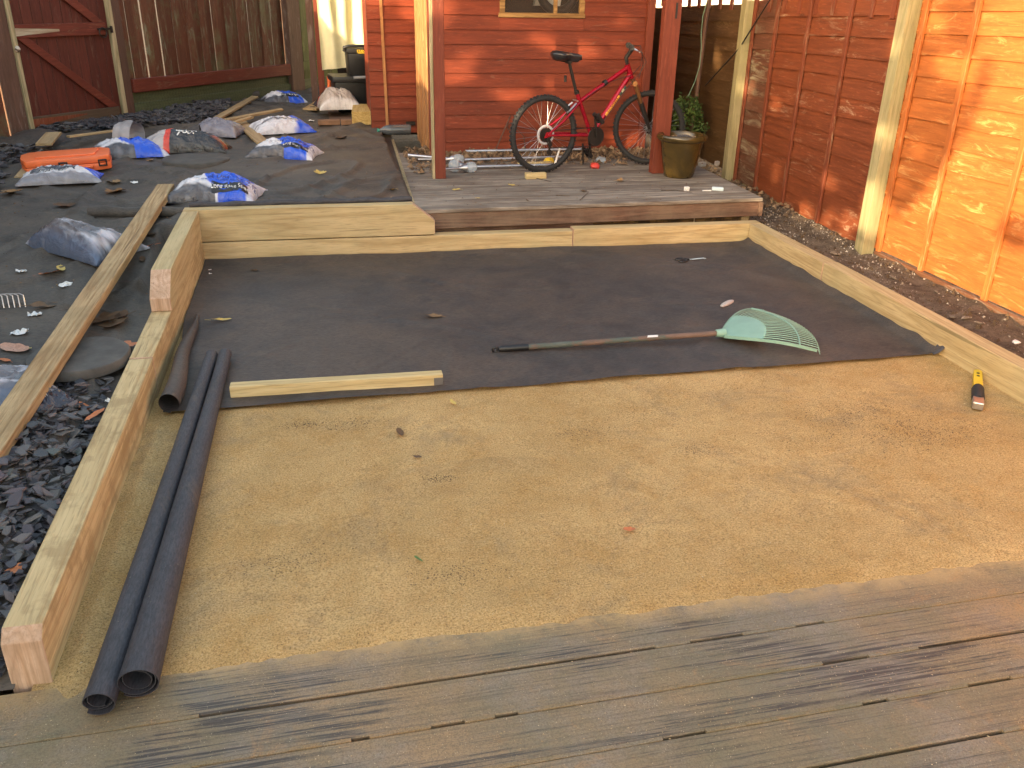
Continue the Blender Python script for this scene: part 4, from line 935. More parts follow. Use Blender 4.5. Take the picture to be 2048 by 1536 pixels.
# ================================================================== ORANGE CASE
cs = thing('tool_case', 'orange plastic power tool case lying on the membrane', 'case', (-1.84, 7.12, gz(-1.84, 7.12)+.015), R(12))
m = MB().prism([(-.30, -.02, 0), (-.27, -.13, 0), (.22, -.15, 0), (.30, -.12, 0), (.31, .12, 0), (.24, .17, 0), (-.25, .17, 0), (-.30, .1, 0)], (0, 0, .072)); part('lower_shell', m, M['orange'], cs, bevel=.012, seg=2, smooth=50)
m = MB().prism([(-.30, -.02, .074), (-.27, -.13, .074), (.22, -.15, .074), (.30, -.12, .074), (.31, .12, .074), (.24, .17, .074), (-.25, .17, .074), (-.30, .1, .074)], (0, 0, .07)); part('upper_shell', m, M['orange'], cs, bevel=.014, seg=2, smooth=50)
part('lid_bulge', MB().prism([(-.2, -.08, .14), (.2, -.1, .14), (.24, .1, .14), (-.2, .12, .14)], (0, 0, .02)), M['orange'], cs, bevel=.008, seg=2, smooth=50)
part('handle', MB().tube([(.06, -.138, .05), (.07, -.165, .05), (.17, -.168, .05), (.18, -.14, .05)], .012, 8), M['orange'], cs, smooth=50)
for x in (-.02, .245):
    y0 = -.141-.0*x if x < .2 else -.146
    part('latch', MB().b2((x-.03, y0-.012, .04), (x-.02, y0+.004, .11)).b2((x+.02, y0-.012, .04), (x+.03, y0+.004, .11)).b2((x-.02, y0-.012, .095), (x+.02, y0+.004, .11)).b2((x-.02, y0-.012, .04), (x+.02, y0+.004, .052)), M['black'], cs, bevel=.002)
cs.rotation_euler = (R(3), R(-2), R(12)); cs.scale = (1, 1, .72)

# ================================================================== TOOLBOXES, CURTAIN, BOTTLE
tb = thing('storage_box', 'large black storage box with a grey handle bar inside the shed doorway', 'toolbox', (.41, 10.0, .405), R(6))
part('tub', MB().prism([(-.19, -.17, 0), (.22, -.17, 0), (.25, -.2, .30), (-.215, -.2, .30)], (0, .36, 0)), M['black'], tb, bevel=.012, seg=2, smooth=50)
part('lid', MB().b2((-.24, -.23, .302), (.27, .2, .36)), M['black'], tb, bevel=.012, seg=2, smooth=50)
part('handle_bar', MB().tube([(-.02, -.235, .35), (.24, -.235, .355)], .016, 10), plain('grey_bar', (.25, .26, .28), .4), tb, smooth=50)
tb2 = thing('tool_box', 'smaller black toolbox with a yellow badge standing on the storage box', 'toolbox', (.49, 9.98, .768), R(6))
part('case', MB().prism([(-.12, -.12, 0), (.16, -.12, 0), (.17, -.13, .22), (-.13, -.13, .22)], (0, .26, 0)), M['black'], tb2, bevel=.01, seg=2, smooth=50)
part('lid', MB().b2((-.15, -.14, .222), (.18, .14, .275)), M['black'], tb2, bevel=.01, seg=2, smooth=50)
part('handle', MB().tube([(-.15, -.12, .25), (-.17, -.15, .285), (-.12, -.16, .295), (.14, -.16, .295), (.17, -.14, .28)], .016, 8), M['black'], tb2, smooth=50)
vs_, fs_ = text_mesh('STANLEY', .034, .0008)
part('badge_lettering', MB().add([(v[0]+.03, -.1425, .245+v[1]) for v in vs_], fs_), M['logo_yellow'], tb2)
part('badge_bar', MB().b2((-.03, -.143, .224), (.09, -.1405, .230)), M['logo_yellow'], tb2)
solo('level_tool', MB().tube([(.165, 10.3, .42), (.168, 10.32, .72)], .02, 8), M['orange'], 'black and orange tool standing upright by the door jamb', 'tool', (.16, 10.3, .41), smooth=50)
def cur(a, b):
    x = .085+(.66)*a; z = .76+.03*math.sin(a*3.2)-.06*(1-a)*0 + 1.5*b
    x2 = x + .012*(1-b)*0; y = 10.60 + .035*math.sin(a*24+.8*b)*(.5+.5*b) + .02*math.sin(a*11+2)+.03*noise.noise(Vector((a*5, b*4, 0)))
    return (x2+.02*(1-b), y, z)
tc = tag(part('curtain', MB().grid(cur, 90, 50), M['curtain'], None, smooth=80), 'cream cloth curtain hanging in the shed doorway', 'curtain')
tc.location = (0, 0, 0)
bo = thing('water_bottle', 'grey plastic bottle with a green cap lying by the porch', 'bottle', (.86, 8.40, gz(.7, 8.4)+.055), R(4))
Mb = Matrix.Rotation(-PI/2, 4, 'Y')
prof = [(.004, 0), (.045, .004), (.05, .02)] + [(.05-.004*(k % 2), .03+.013*k) for k in range(14)] + [(.045, .225), (.03, .26), (.016, .28), (.014, .295)]
part('body', MB().lathe(prof, 20, (0, 0, 0), Mb), M['bottle'], bo, smooth=60); part('cap', MB().lathe([(.016, .295), (.016, .315)], 14, (0, 0, 0), Mb), plain('teal_cap', (.03, .25, .19), .4), bo, smooth=40)
solo('membrane_offcut_roll', MB().tube([(-1.55+.1*i, 10.75+.05*i+.01*math.sin(i), gz(-1.5, 10.7)+.05) for i in range(10)], [.07, .06, .055, .05, .05, .045, .05, .045, .04, .04], 12), M['membrane_left'], 'loose black roll of membrane along the foot of the brown fence', 'membrane', (-1.2, 10.9, .42), smooth=50)
p = G(255, 432); solo('membrane_bundle', MB().tube([(p.x-.22+.11*i, p.y-.01*i, p.z+.025+.006*math.sin(i*2)) for i in range(8)], [.04, .042, .036, .038, .034, .034, .03, .028], 10), M['membrane_left'], 'short crumpled roll of membrane poking out left of the long plank', 'membrane', tuple(p), smooth=50)
p = G(45, 285)
def hump(a, b): return (p.x-.25+.75*a, p.y-.25+.6*b, gz(p.x, p.y)-.03+.13*math.sin(a*PI)*math.sin(b*PI)+.02*noise.noise(Vector((a*6, b*6, 1))))
solo('membrane_heap', MB().grid(hump, 20, 16), M['membrane'], 'humped fold of black membrane at the foot of the gate hinge post', 'membrane', tuple(p), smooth=80)

# ================================================================== BICYCLE
bk_c = at(1085, 345, DZ); BA = R(15)
bike = thing('bicycle', 'red mountain bicycle with dirty knobbly tyres parked on the porch', 'bicycle', (bk_c.x, bk_c.y, DZ), BA)
# frame: x forward along the bike, y away from the viewer, z up; the drive side faces the viewer
RW = .300
def wheel(par, nm, cen, steer, seed, rear):
    w_ = part(nm, MB().torus((0, 0, 0), RW-.030, .0075, n=64, m=8), M['darksteel'], par); w_.location = cen; w_.rotation_euler = (0, 0, steer)
    m = MB().torus((0, 0, 0), RW-.024, .022, n=72, m=12)
    for k in range(60):
        a = 2*PI*k/60
        for (yy, rr_) in ((-.012, RW-.003), (.012, RW-.003), (0.0, RW+.0)) if k % 2 else ((-.018, RW-.008), (.018, RW-.008), (.0, RW)):
            Mk = Matrix.Rotation(-a, 4, 'Y') @ Matrix.Translation((rr_, yy, 0)); m.box((0, 0, 0), (.009, .010, .013), M=Mk)
    part('tyre', m, M['rubber'], w_, smooth=40)
    part('hub', MB().tube([(0, -.055, 0), (0, -.035, 0), (0, -.03, 0), (0, .03, 0), (0, .035, 0), (0, .055, 0)], [.006, .022, .012, .012, .022, .006], 12), M['steel'], w_, smooth=40)
    m = MB()
    for k in range(32):
        a = 2*PI*(k+.5)/32; off = (1 if k % 4 < 2 else -1)*.9; s_ = -1 if k % 2 else 1; h = a+off
        m.tube([(.02*math.cos(h), s_*.032, .02*math.sin(h)), ((RW-.034)*math.cos(a), 0, (RW-.034)*math.sin(a))], .0013, 4, cap=False)
    tag(part('spokes', m, M['steel'], w_), kind='stuff')
    if not rear: part('disc', MB().tube([(0, .045, 0), (0, .047, 0)], .04, 20), M['darksteel'], w_)
    else:
        part('spoke_guard', MB().torus((0, -.030, 0), .068, .010, n=36, m=6), plain('frosted_guard', (.42, .42, .45), .4), w_, smooth=50)
        mm_ = MB()
        for k, r_ in enumerate((.055, .050, .044, .038, .032, .027)): mm_.tube([(0, -.034-.004*k, 0), (0, -.036-.004*k, 0)], r_, 22)
        part('sprockets', mm_, M['darksteel'], w_)
    m = MB().lathe([(0, 0), (.001, 0)], 4)
    if rear:
        part('reflector', MB().prism([(.10, -.012, -.235), (.122, -.012, -.225), (.155, -.012, -.115), (.140, -.012, -.11)], (0, .006, 0)), M['white'], w_, bevel=.002)
    return w_
wheel(bike, 'wheel', (0, 0, RW), 0, 1, True)
fw = (1.0, -.02, RW+.005)
wheel(bike, 'wheel', fw, R(-30), 2, False)
SC = (.317, 0, .545); ST = (.272, 0, .60); SPT = (.205, 0, .83); HT = (.755, 0, .80); HB = (.795, 0, .715); BB = (.44, 0, .275)
m = MB().tube([BB, SC, (.285, 0, .615)], .0165, 12).tube([(HT[0], 0, HT[2]-.015), (.33, 0, .545)], .0175, 12).tube([(HB[0]-.01, 0, HB[2]+.02), (BB[0]+.02, 0, BB[2]+.015)], .0215, 12).tube([(HT[0]-.006, 0, HT[2]+.012), (HB[0]+.006, 0, HB[2]-.012)], .0225, 12)
m.tube([(.02, 0, 0)], .01, 4) if False else None
fr = part('frame', m, M['bikered'], bike, smooth=50)
m = MB()
for s_ in (-1, 1):
    m.tube([(.31, s_*.018, .535), (.16, s_*.045, .405), (.0, s_*.062, RW)], [.010, .0095, .009], 9)
    m.tube([(0, s_*.062, RW), (.20, s_*.06, .29), (BB[0]-.02, s_*.035, BB[2])], [.009, .010, .012], 9)
    m.prism([(-.03, s_*.062-.002, RW-.02), (.03, s_*.062-.002, RW-.012), (.03, s_*.062-.002, RW+.02), (-.01, s_*.062-.002, RW+.025)], (0, .005, 0))
part('rear_stays', m, M['bikered'], bike, smooth=50)
# printed decals on the down tube
dv = Vector((BB[0]-HB[0], 0, BB[2]-HB[2])).normalized(); dn = Vector((dv.z, 0, -dv.x))
def decal(f0, f1, mat, wdt, nm, amp=0):
    Lt = (Vector(BB)-Vector(HB)).length; vs2 = []; N = 16
    for i in range(N+1):
        q = Lt*(f0+(f1-f0)*i/N); c = Vector(HB)+dv*q; off = amp*math.sin(i*1.1)
        for j in range(5):
            e = max(-.98, min(.98, (j-2)/2*wdt+off)); vs2.append(c+dn*(.0228*e)+Vector((0, -.0228*math.sqrt(1-e*e), 0)))
    part(nm, MB().add(vs2, [(i*5+j, (i+1)*5+j, (i+1)*5+j+1, i*5+j+1) for i in range(N) for j in range(4)]), mat, fr, smooth=60)
decal(.32, .66, plain('orange_yellow_print', (.75, .36, .05), .4), .62, 'printed_band', .22)
decal(.16, .31, plain('dark_green_print', (.04, .07, .06), .4), .8, 'printed_patch', .1)
decal(.21, .26, plain('cream_print', (.7, .62, .4), .4), .35, 'printed_mark', .2)
vs_, fs_ = text_mesh('ENDURO', .034, .0012); Lt = (Vector(BB)-Vector(HB)).length; tv = []
for v in vs_:
    c = Vector(HB)+dv*(Lt*.49-v[0]); e = max(-.95, min(.95, -v[1]/.0235)); tv.append(c+dn*(.0238*e)+Vector((0, -.0238*math.sqrt(1-e*e), 0)))
part('lettering', MB().add(tv, fs_), plain('dark_red_print', (.22, .02, .02), .4), fr)
part('seat_post', MB().tube([(.285, 0, .60), (.205, 0, .84)], .0125, 10), M['darksteel'], bike, smooth=50)
part('seat_clamp', MB().tube([(.292, 0, .598), (.283, 0, .622)], .020, 12), M['darksteel'], bike, smooth=40)
part('rear_reflector', MB().box((.175, -.005, .715), (.018, .02, .05)), M['black'], bike, bevel=.004)
def sad(a, b):        # saddle: wide rounded back, narrow nose
    x = .055+.265*a; hw = (.078*(1-sm(.25, .62, a))+.018)*math.sqrt(min(1, max(.002, a/.14)))*(1 if a < .93 else math.sqrt(max(.02, 1-((a-.93)/.07)**2))); th = b*2*PI
    return (x, hw*math.cos(th), .885+.012*math.cos(a*PI)+(.028 if math.sin(th) > 0 else .050)*math.sin(th)*(.75+.25*(1-a))*math.sqrt(min(1, max(.01, a/.10)))*(1 if a < .9 else .7))
sdl = part('saddle', MB().grid(sad, 24, 24), plain('black_saddle_vinyl', (.018, .018, .022), .3, spec=.6), bike, smooth=70)
part('rails', MB().tube([(.10, -.02, .855), (.17, -.02, .838), (.27, -.012, .85)], .004, 6).tube([(.10, .02, .855), (.17, .02, .838), (.27, .012, .85)], .004, 6).box((.2, 0, .838), (.04, .05, .02)), M['darksteel'], sdl)
# fork and steering, turned towards the viewer
SA = R(-30); stx = Vector((.84, 0, .64))
def st(p):      # turn a point about the steering axis (close to vertical)
    v = Vector(p)-stx; return tuple(stx + Matrix.Rotation(SA, 3, Vector((-.42, 0, .9)).normalized()) @ v)
ax = Vector(fw)
fl = [(ax.x, ax.y, ax.z)]
hubv = Vector(fw); ln_ = Matrix.Rotation(R(-30), 3, 'Z') @ Vector((0, 1, 0))
crown = Vector((.835, -.0, .665))
m = MB(); m2 = MB()
for s_ in (-1, 1):
    a = crown+ln_*s_*.052; b = hubv+ln_*s_*.058; mid = a.lerp(b, .42)
    m.tube([a+Vector((0, 0, .01)), mid], .0155, 10); m2.tube([mid, a.lerp(b, .6), b], [.019, .019, .013], 10)
fk = part('fork', MB().tube([tuple(crown-ln_*.068), tuple(crown+ln_*.068)], .021, 10).tube([tuple(crown), HB], .016, 10), M['bronze'], bike, smooth=50)
part('stanchions', m, M['bronze'], fk, smooth=50); part('lower_legs', m2, M['black'], fk, smooth=50)
top = Vector((.735, 0, .86)); bar = Vector((.775, -.015, .935))
hb_ = part('stem', MB().tube([HT, top, bar-Vector((.0, 0, .01)), bar], [.014, .017, .018, .02], 10), M['black'], bike, smooth=50)
g0, g1 = bar-ln_*.27+Vector((-.02, 0, .012)), bar+ln_*.27+Vector((-.02, 0, .012))
part('handlebar', MB().tube([tuple(g0), tuple(bar-ln_*.08), tuple(bar), tuple(bar+ln_*.08), tuple(g1)], .0115, 9), M['black'], bike, smooth=50)
for s_, g in ((-1, g0), (1, g1)):
    gr = part('grip', MB().tube([tuple(g), tuple(g-ln_*s_*.12)], .0165, 10), M['rubber'], bike, smooth=40)
    part('brake_lever', MB().tube([tuple(g-ln_*s_*.14), tuple(g-ln_*s_*.10+Vector((.06, 0, -.025))), tuple(g+Vector((.07, 0, -.03)))], [.009, .006, .005], 7), M['steel'], bike, smooth=40)
    part('shifter', MB().tube([tuple(g-ln_*s_*.125), tuple(g-ln_*s_*.15)], .024, 12), M['darksteel'], bike, smooth=40)
m = MB()
m.tube([tuple(g0-ln_*-.13), (.86, -.05, .90), (.86, -.03, .80), (.79, -.02, .73), (.60, -.03, .69), (.45, -.03, .62), (.35, -.03, .56)], .0028, 5)
m.tube([tuple(g1-ln_*.13), (.88, .02, .95), (.90, -.01, .82), (.86, -.02, .70)], .0028, 5).tube([(.86, -.04, .90), (.90, -.05, .83), (.85, -.04, .74), (.80, -.03, .69), (.5, -.03, .34)], .0025, 5)
part('brake_cables', m, M['black'], bike, smooth=50)
m = MB().torus((BB[0]+.02, -.050, BB[2]-.01), .073, .004, n=36, m=6)
m.tube([(BB[0]+.02, -.048, BB[2]-.01), (BB[0]+.02, -.052, BB[2]-.01)], .068, 30); ck = part('chainring', m, M['darksteel'], bike, smooth=40)
cbx, cbz = BB[0]+.02, BB[2]-.01
part('crank', MB().tube([(cbx, -.06, cbz), (cbx-.035, -.075, cbz+.15)], [.013, .010], 8), M['darksteel'], bike, smooth=40)
part('crank', MB().tube([(cbx, .06, cbz), (cbx+.035, .075, cbz-.15)], [.013, .010], 8), M['darksteel'], bike, smooth=40)
for (x, y, z) in ((cbx-.035, -.125, cbz+.155), (cbx+.035, .125, cbz-.155)):
    part('pedal', MB().box((x, y-.03, z), (.095, .012, .03), rx=0, ry=.9).box((x, y+.03, z), (.095, .012, .03), ry=.9).box((x, y, z), (.02, .07, .02)).box((x+.028, y, z-.03), (.012, .07, .02)).box((x-.028, y, z+.03), (.012, .07, .02)), M['black'], bike, bevel=.002)
m = MB().tube([(.02, -.048, RW+.032), (cbx, -.05, cbz+.073)], .0035, 5).tube([(.04, -.05, RW-.10), (cbx, -.05, cbz-.073)], .0035, 5).tube([(.0, -.048, RW-.03), (.02, -.05, RW-.09)], .0035, 5)
part('chain', m, M['darksteel'], bike)
part('derailleur', MB().tube([(.0, -.065, RW-.02), (.025, -.07, RW-.06), (.02, -.06, RW-.12)], [.014, .012, .008], 8).tube([(.02, -.058, RW-.13), (.02, -.066, RW-.13)], .022, 12).tube([(.028, -.058, RW-.07), (.028, -.066, RW-.07)], .018, 12), M['darksteel'], bike, smooth=40)
part('brake', MB().tube([(.27, -.03, .53), (.20, -.045, .475), (.19, -.03, .46)], .008, 6).tube([(.27, .03, .53), (.20, .045, .475)], .008, 6).tube([(.275, -.045, .548), (.285, .045, .548)], .006, 6), M['steel'], bike, smooth=40)
part('lamp_clip', MB().tube([(.535, 0, .665), (.56, 0, .682)], .024, 12), M['black'], bike, smooth=40)
part('bracket', MB().tube([(.4, .05, .2), (.43, .08, .03)], .007, 6), M['darksteel'], bike)

# ================================================================== POT, SOLAR LAMPS AND LITTER ON THE PORCH
pot = thing('plant_pot', 'glazed olive brown pot of dark gravel beside the right porch post', 'pot', (2.815, 6.60, DZ)); PK = 1.12
prof = [(.098, 0), (.104, .006), (.112, .04), (.128, .13), (.142, .215), (.150, .262), (.166, .268), (.176, .282), (.176, .300), (.168, .312), (.150, .312), (.142, .300), (.138, .27)]
prof = [(a*PK, b*1.06) for a, b in prof]; m = MB().lathe(prof, 44); part('body', m, M['pot'], pot, smooth=50)
part('soil', MB().tube([(0, 0, .282), (0, 0, .290)], .155, 30), M['peat'], pot)
def in_pot(r):
    a = r.random()*6.28; q = .13*math.sqrt(r.random()); x, y = q*math.cos(a), q*math.sin(a); return (x, y, .290+.030*max(0, 1-((x-.02)**2+y*y)/.007))
tag(part('gravel', scatter(700, in_pot, (.004, .011), seed=2, flat=.9), M['slate_many'], pot), kind='stuff')
def pot_l(r): a = r.random()*6.28; q = .11+.03*r.random(); return (q*math.cos(a)*1.08, q*math.sin(a)*1.08, .293)
tag(part('dead_leaves', scatter(70, pot_l, (.012, .028), seed=5, flat=.5), M['litter'], pot), kind='stuff')

def solar(x, y, z, rz, ln, label, globe=True, gr=.045):
    t = thing('solar_lamp', label, 'lamp', (x, y, z), rz, 'solar stake lamps dumped on the porch')
    X = Matrix.Rotation(PI/2, 4, 'Y')
    part('tube', MB().tube([(0, 0, 0), (ln, 0, 0)], .009, 10), M['steel'], t, smooth=50)
    part('collar', MB().lathe([(.010, ln-.03), (.018, ln), (.036, ln+.025), (.036, ln+.035)], 18, (0, 0, 0), X), M['steel'], t, smooth=50)
    part('globe', MB().lathe([(.036, ln+.035), (gr, ln+.06), (gr, ln+.085), (gr*.8, ln+.11), (gr*.4, ln+.122), (.001, ln+.125)], 22, (0, 0, 0), X), M['globe'], t, smooth=60)
solar(.955, 6.90, DZ+.04, R(12), .16, 'front solar lamp with its clear globe pointing right')
solar(.80, 7.30, DZ+.05, R(-8), .26, 'rear solar lamp with a clear globe against the shed wall')
solar(1.13, 6.98, DZ+.05, R(178), .0, 'solar lamp globe lying right behind the left porch post', gr=.052)
for (a, b, rr_, lab) in (((1.25, 7.62, DZ+.055), (2.35, 7.62, DZ+.055), .012, 'long rear aluminium tube lying along the shed wall'), ((1.2, 7.35, DZ+.03), (2.1, 7.40, DZ+.03), .011, 'middle aluminium tube behind the rear bicycle wheel'), ((1.18, 7.08, DZ+.02), (1.95, 7.1, DZ+.02), .011, 'front aluminium tube behind the rear bicycle wheel'), ((.74, 7.5, DZ+.05), (1.1, 7.35, DZ+.035), .013, 'white tube end sticking out left of the porch post')):
    solo('metal_tube', MB().tube([a, b], rr_, 10), M['alu'], lab, 'tube', a, 'metal tubes on the porch', smooth=50)
def litz(r):
    x = r.uniform(.75, 3.3); y = 7.72-abs(r.normal())*.22 if x > 1.0 else r.uniform(6.9, 8.2)
    if x < 1.0: x = r.uniform(.72, .95)
    return (x, min(y, 7.72), DZ+.01+.04*r.random()*max(0, 1-(7.72-y)*2))
tag(part('leaf_litter', scatter(2600, litz, (.008, .036), seed=31, flat=.7), M['litter']), kind='stuff')
def litr(r):
    y = 6.1+2.2*r.random(); return (3.25+.02*(y-6)+.40*r.random(), y, earth_z(3.4, y)+.02)
tag(part('leaf_litter', scatter(600, litr, (.008, .034), seed=37, flat=.7), M['litter']), kind='stuff')
def blk(loc, d, rz, mat, name, label, cat, bev=.003, grp=None):
    return solo(name, MB().box((loc[0], loc[1], loc[2]+d[2]/2), d, rz=rz), mat, label, cat, loc, grp, bevel=bev)
p = at(1071, 357, DZ); blk((p.x, p.y, DZ), (.165, .05, .045), R(5), M['batten'], 'wood_block', 'small pale wood block in front of the rear bicycle tyre', 'block')
p = at(1075, 336, DZ); blk((p.x, p.y+.08, DZ), (.30, .05, .035), R(2), M['batten'], 'wood_block', 'longer pale wood block behind the rear bicycle tyre', 'block')
p = at(1435, 381, DZ); blk((p.x, p.y, DZ), (.085, .04, .025), R(-22), M['paleblue'], 'plastic_box', 'pale blue plastic box on the porch corner', 'box', .005)
p = at(1421, 382, DZ); blk((p.x-.03, p.y, DZ), (.07, .014, .008), R(-4), M['white'], 'plastic_strip', 'white plastic strip beside the pale blue box', 'strip', .002)
p = at(1373, 382, DZ); blk((p.x, p.y, DZ), (.035, .03, .032), R(10), M['white'], 'bottle_top', 'white square plastic cap on the porch', 'cap', .004)
p = at(1060, 402, DZ)
for (u, v, c_, nm, lab, cat, dd) in ((1098, 322, 'yellow', 'plastic_flower', 'yellow plastic flower behind the rear bicycle wheel', 'flower', .05), (1190, 331, 'redplastic', 'red_disc', 'bright red plastic disc in the leaf litter', 'disc', .045), (1202, 320, 'globe', 'lamp_lens', 'round frosted lamp lens in the leaf litter', 'lens', .05), (980, 300, 'slate', 'pond_pump', 'dark ribbed lump against the shed wall', 'pump', .055)):
    q = at(u, v, DZ+.02); V = []
    mm = MB().lathe([(.001, 0), (dd*.8, .0), (dd, dd*.3), (dd*.8, dd*.75), (dd*.3, dd), (.001, dd)], 12, (q.x, q.y, DZ)); mm.v = [(x+.012*noise.noise(Vector((x*30, y*30, z*30))), y, z+.012*noise.noise(Vector((x*25, y*25, z*25+5)))) for x, y, z in mm.v]
    solo(nm, mm, M[c_], lab, cat, (q.x, q.y, DZ), smooth=50)
sc_ = thing('iron_scroll', 'thin rusty iron scroll ornament leaning on the shed wall', 'ornament', (1.5, 7.6, DZ))
m = MB().tube([(1.50, 7.62, DZ+.02), (1.66, 7.68, .63)], .006, 6); m.tube([(1.66+.045*(1-k/16)*math.cos(k*.6), 7.67, .53+.045*(1-k/16)*math.sin(k*.6)) for k in range(15)], .005, 6); m.tube([(1.70, 7.67, .53), (1.78, 7.67, .45), (1.80, 7.66, DZ+.02)], .005, 6)
part('scroll', m, plain('rusty_iron', (.10, .05, .035), .8), sc_, world=True, smooth=50)

# ================================================================== RAKE
rk = thing('leaf_rake', 'mint green plastic leaf rake with a rusty handle lying on the membrane', 'rake', (.77, 3.83, .03), math.atan2(-.024, 1.153))
part('handle', MB().tube([(.16, 0, .004), (1.17, 0, .022)], .0145, 14), M['rustpaint'], rk, smooth=50)
gr_ = part('grip', MB().tube([(.02, 0, .002), (.035, 0, .003), (.165, 0, .005)], [.012, .0165, .0165], 14), M['black'], rk, smooth=50)
part('hanging_eye', MB().torus((.0, 0, .0), .012, .006, n=20, m=8), M['black'], gr_, smooth=50)
part('sticker', MB().grid(lambda a, b: (.77+.055*a+.008*b, .0152*math.sin(-.9+1.2*b), .0145+.0006+.0152*math.cos(-.9+1.2*b)), 4, 6), M['white'], rk)
hd = bpy.data.objects.new('head', None); C.objects.link(hd); hd.parent = rk; hd.location = (1.16, 0, 0)
def fan(r_, q, zz=0):
    x = .465*r_*(1-.17*q*q)+.005; y = q*.285*math.sin(min(1, r_)*PI/2)**.85*(1 if r_ <= 1 else 1); z = .012+.060*math.sin(min(1, r_*.93)*PI)*(1-.35*q*q)-.018*max(0, r_-.9)*6*0
    return Vector((x, y, z+zz))
bl = lambda q: .37+.10*(1-q*q)-.10*q*0
vs2 = []; NQ = 22
for zz in (0, -.004):
    for i in range(9):
        for j in range(NQ+1):
            q = 2*j/NQ-1; vs2.append(fan(.035+(bl(q)-.035)*i/8, q, zz))
K1 = NQ+1; F2 = [(i*K1+j, (i+1)*K1+j, (i+1)*K1+j+1, i*K1+j+1) for i in range(8) for j in range(NQ)]; n0 = 9*K1; F2 += [tuple(n0+x for x in f[::-1]) for f in F2]
F2 += [(8*K1+j, n0+8*K1+j, n0+8*K1+j+1, 8*K1+j+1) for j in range(NQ)]
part('fan_plate', MB().add(vs2, F2), M['rakeplastic'], hd, smooth=60)
part('socket', MB().tube([(-.02, 0, .022), (.03, 0, .022)], [.019, .024], 12), M['rakeplastic'], hd, smooth=50)
for s_ in (-1, 1):
    m = MB()
    for i in range(14):
        r0_, r1_ = .03+.07*i*.97, .03+.07*(i+1)*.97
        a, b_ = fan(min(r0_, 1), s_), fan(min(r1_, 1), s_); m.prism([a+Vector((0, 0, .004)), b_+Vector((0, 0, .004)), b_+Vector((0, 0, -.012)), a+Vector((0, 0, -.012))], (0, s_*.003, 0))
    part('side_rib', m, M['rakeplastic'], hd, smooth=40)
for j in range(NQ+1):
    q = (2*j/NQ-1)*.985; pts = [fan(bl(q)-.02+(1-bl(q)+.02)*k/7, q) for k in range(8)]; pts.append(pts[-1]+Vector((.012, q*.004, -.024)))
    part('tine', MB().tube(pts, [.0028]*7+[.0024, .0016], 5), M['rakeplastic'], hd, smooth=40)
part('cross_bar', MB().tube([fan(.76+.02*(1-q*q), q, .003) for q in [k/12-1 for k in range(25)]], .0045, 6), M['rakeplastic'], hd, smooth=40)

# ================================================================== SMALL TOOLS
sx = thing('scissors', 'open scissors with black handles lying on the membrane', 'scissors', (2.335, 5.165, .028), R(8))
for s_, nm in ((1, 'a'), (-1, 'b')):
    an = s_*R(5); cM = Matrix.Rotation(an, 4, 'Z')
    pts = [cM @ Vector(p) for p in ((0, -.006, 0), (.12, -.001, 0), (.122, .001, 0), (0, .007, 0))]
    bl_ = part('blade', MB().prism(pts, (0, 0, .002)), M['paleblue'], sx);  # pale flat colour stands in for bright reflections on the steel
    hp = [cM @ Vector((-.06+.032*math.cos(k*PI/8), s_*.018*-1+.016*math.sin(k*PI/8), .003)) for k in range(16)]
    m = MB().tube([tuple(p) for p in hp], .005, 7, closed=True).tube([(0, 0, .002), tuple(cM @ Vector((-.03, -s_*.012, .003)))], .006, 7); part('handle', m, M['black'], bl_, smooth=50)
part('pivot', MB().tube([(0, 0, -.001), (0, 0, .006)], .005, 10), M['white'], sx)
p = at(1454, 606, .03); mm = MB().lathe([(.001, -.068), (.012, -.06), (.018, -.03), (.020, .01), (.017, .045), (.010, .064), (.001, .07)], 10, (0, 0, 0), Matrix.Translation(p) @ Matrix.Rotation(R(38), 4, 'Z') @ Matrix.Rotation(PI/2, 4, 'Y'))
mm.v = [(x+.004*noise.noise(Vector((x*40, y*40, 3))), y+.004*noise.noise(Vector((x*40, y*40, 7))), .022+(z-.022)*.6+.004*noise.noise(Vector((x*60, y*60, 0)))) for x, y, z in mm.v]; solo('flint_stone', mm, M['flint'], 'long pale flint stone on the membrane above the rake', 'stone', (p.x, p.y, .017), smooth=50)
ht_ = thing('hand_tool', 'yellow hand tool with a black taped grip lying on the sand by the right sleeper', 'tool', (2.70, 2.86, .012), math.atan2(.30, .235))
m = MB().prism([(.19, -.020, .004), (.40, -.018, .004), (.415, 0, .004), (.40, .018, .004), (.19, .020, .004)], (0, 0, .026)); part('yellow_handle', m, M['yellow'], ht_, bevel=.004, seg=2, smooth=50)
part('grip', MB().tube([(.06, 0, .018), (.08, 0, .02), (.18, 0, .02), (.20, 0, .019)], [.022, .027, .026, .022], 12), M['rubber'], ht_, smooth=50)
part('steel_end', MB().b2((-.01, -.022, 0), (.065, .022, .034)), M['steel'], ht_, bevel=.005, seg=2)
for x in (.36, .325): part('screw', MB().tube([(x, 0, .0295), (x, 0, .0315)], .007, 12), M['darksteel'], ht_)
p = G(12, 610); rh = thing('spring_rake_head', 'bent wire tines of a metal rake at the left edge', 'rake', (p.x, p.y, p.z), 0)
for i in range(6):
    part('tine', MB().tube([(-.14+.028*i, .02, .05), (-.05+.024*i, .0, .055), (-.03+.024*i, -.012, .05), (-.02+.024*i, -.045, .0)], .0028, 6), M['silver'], rh, smooth=50)
part('clamp', MB().box((-.13, .03, .05), (.05, .16, .012)), M['silver'], rh)

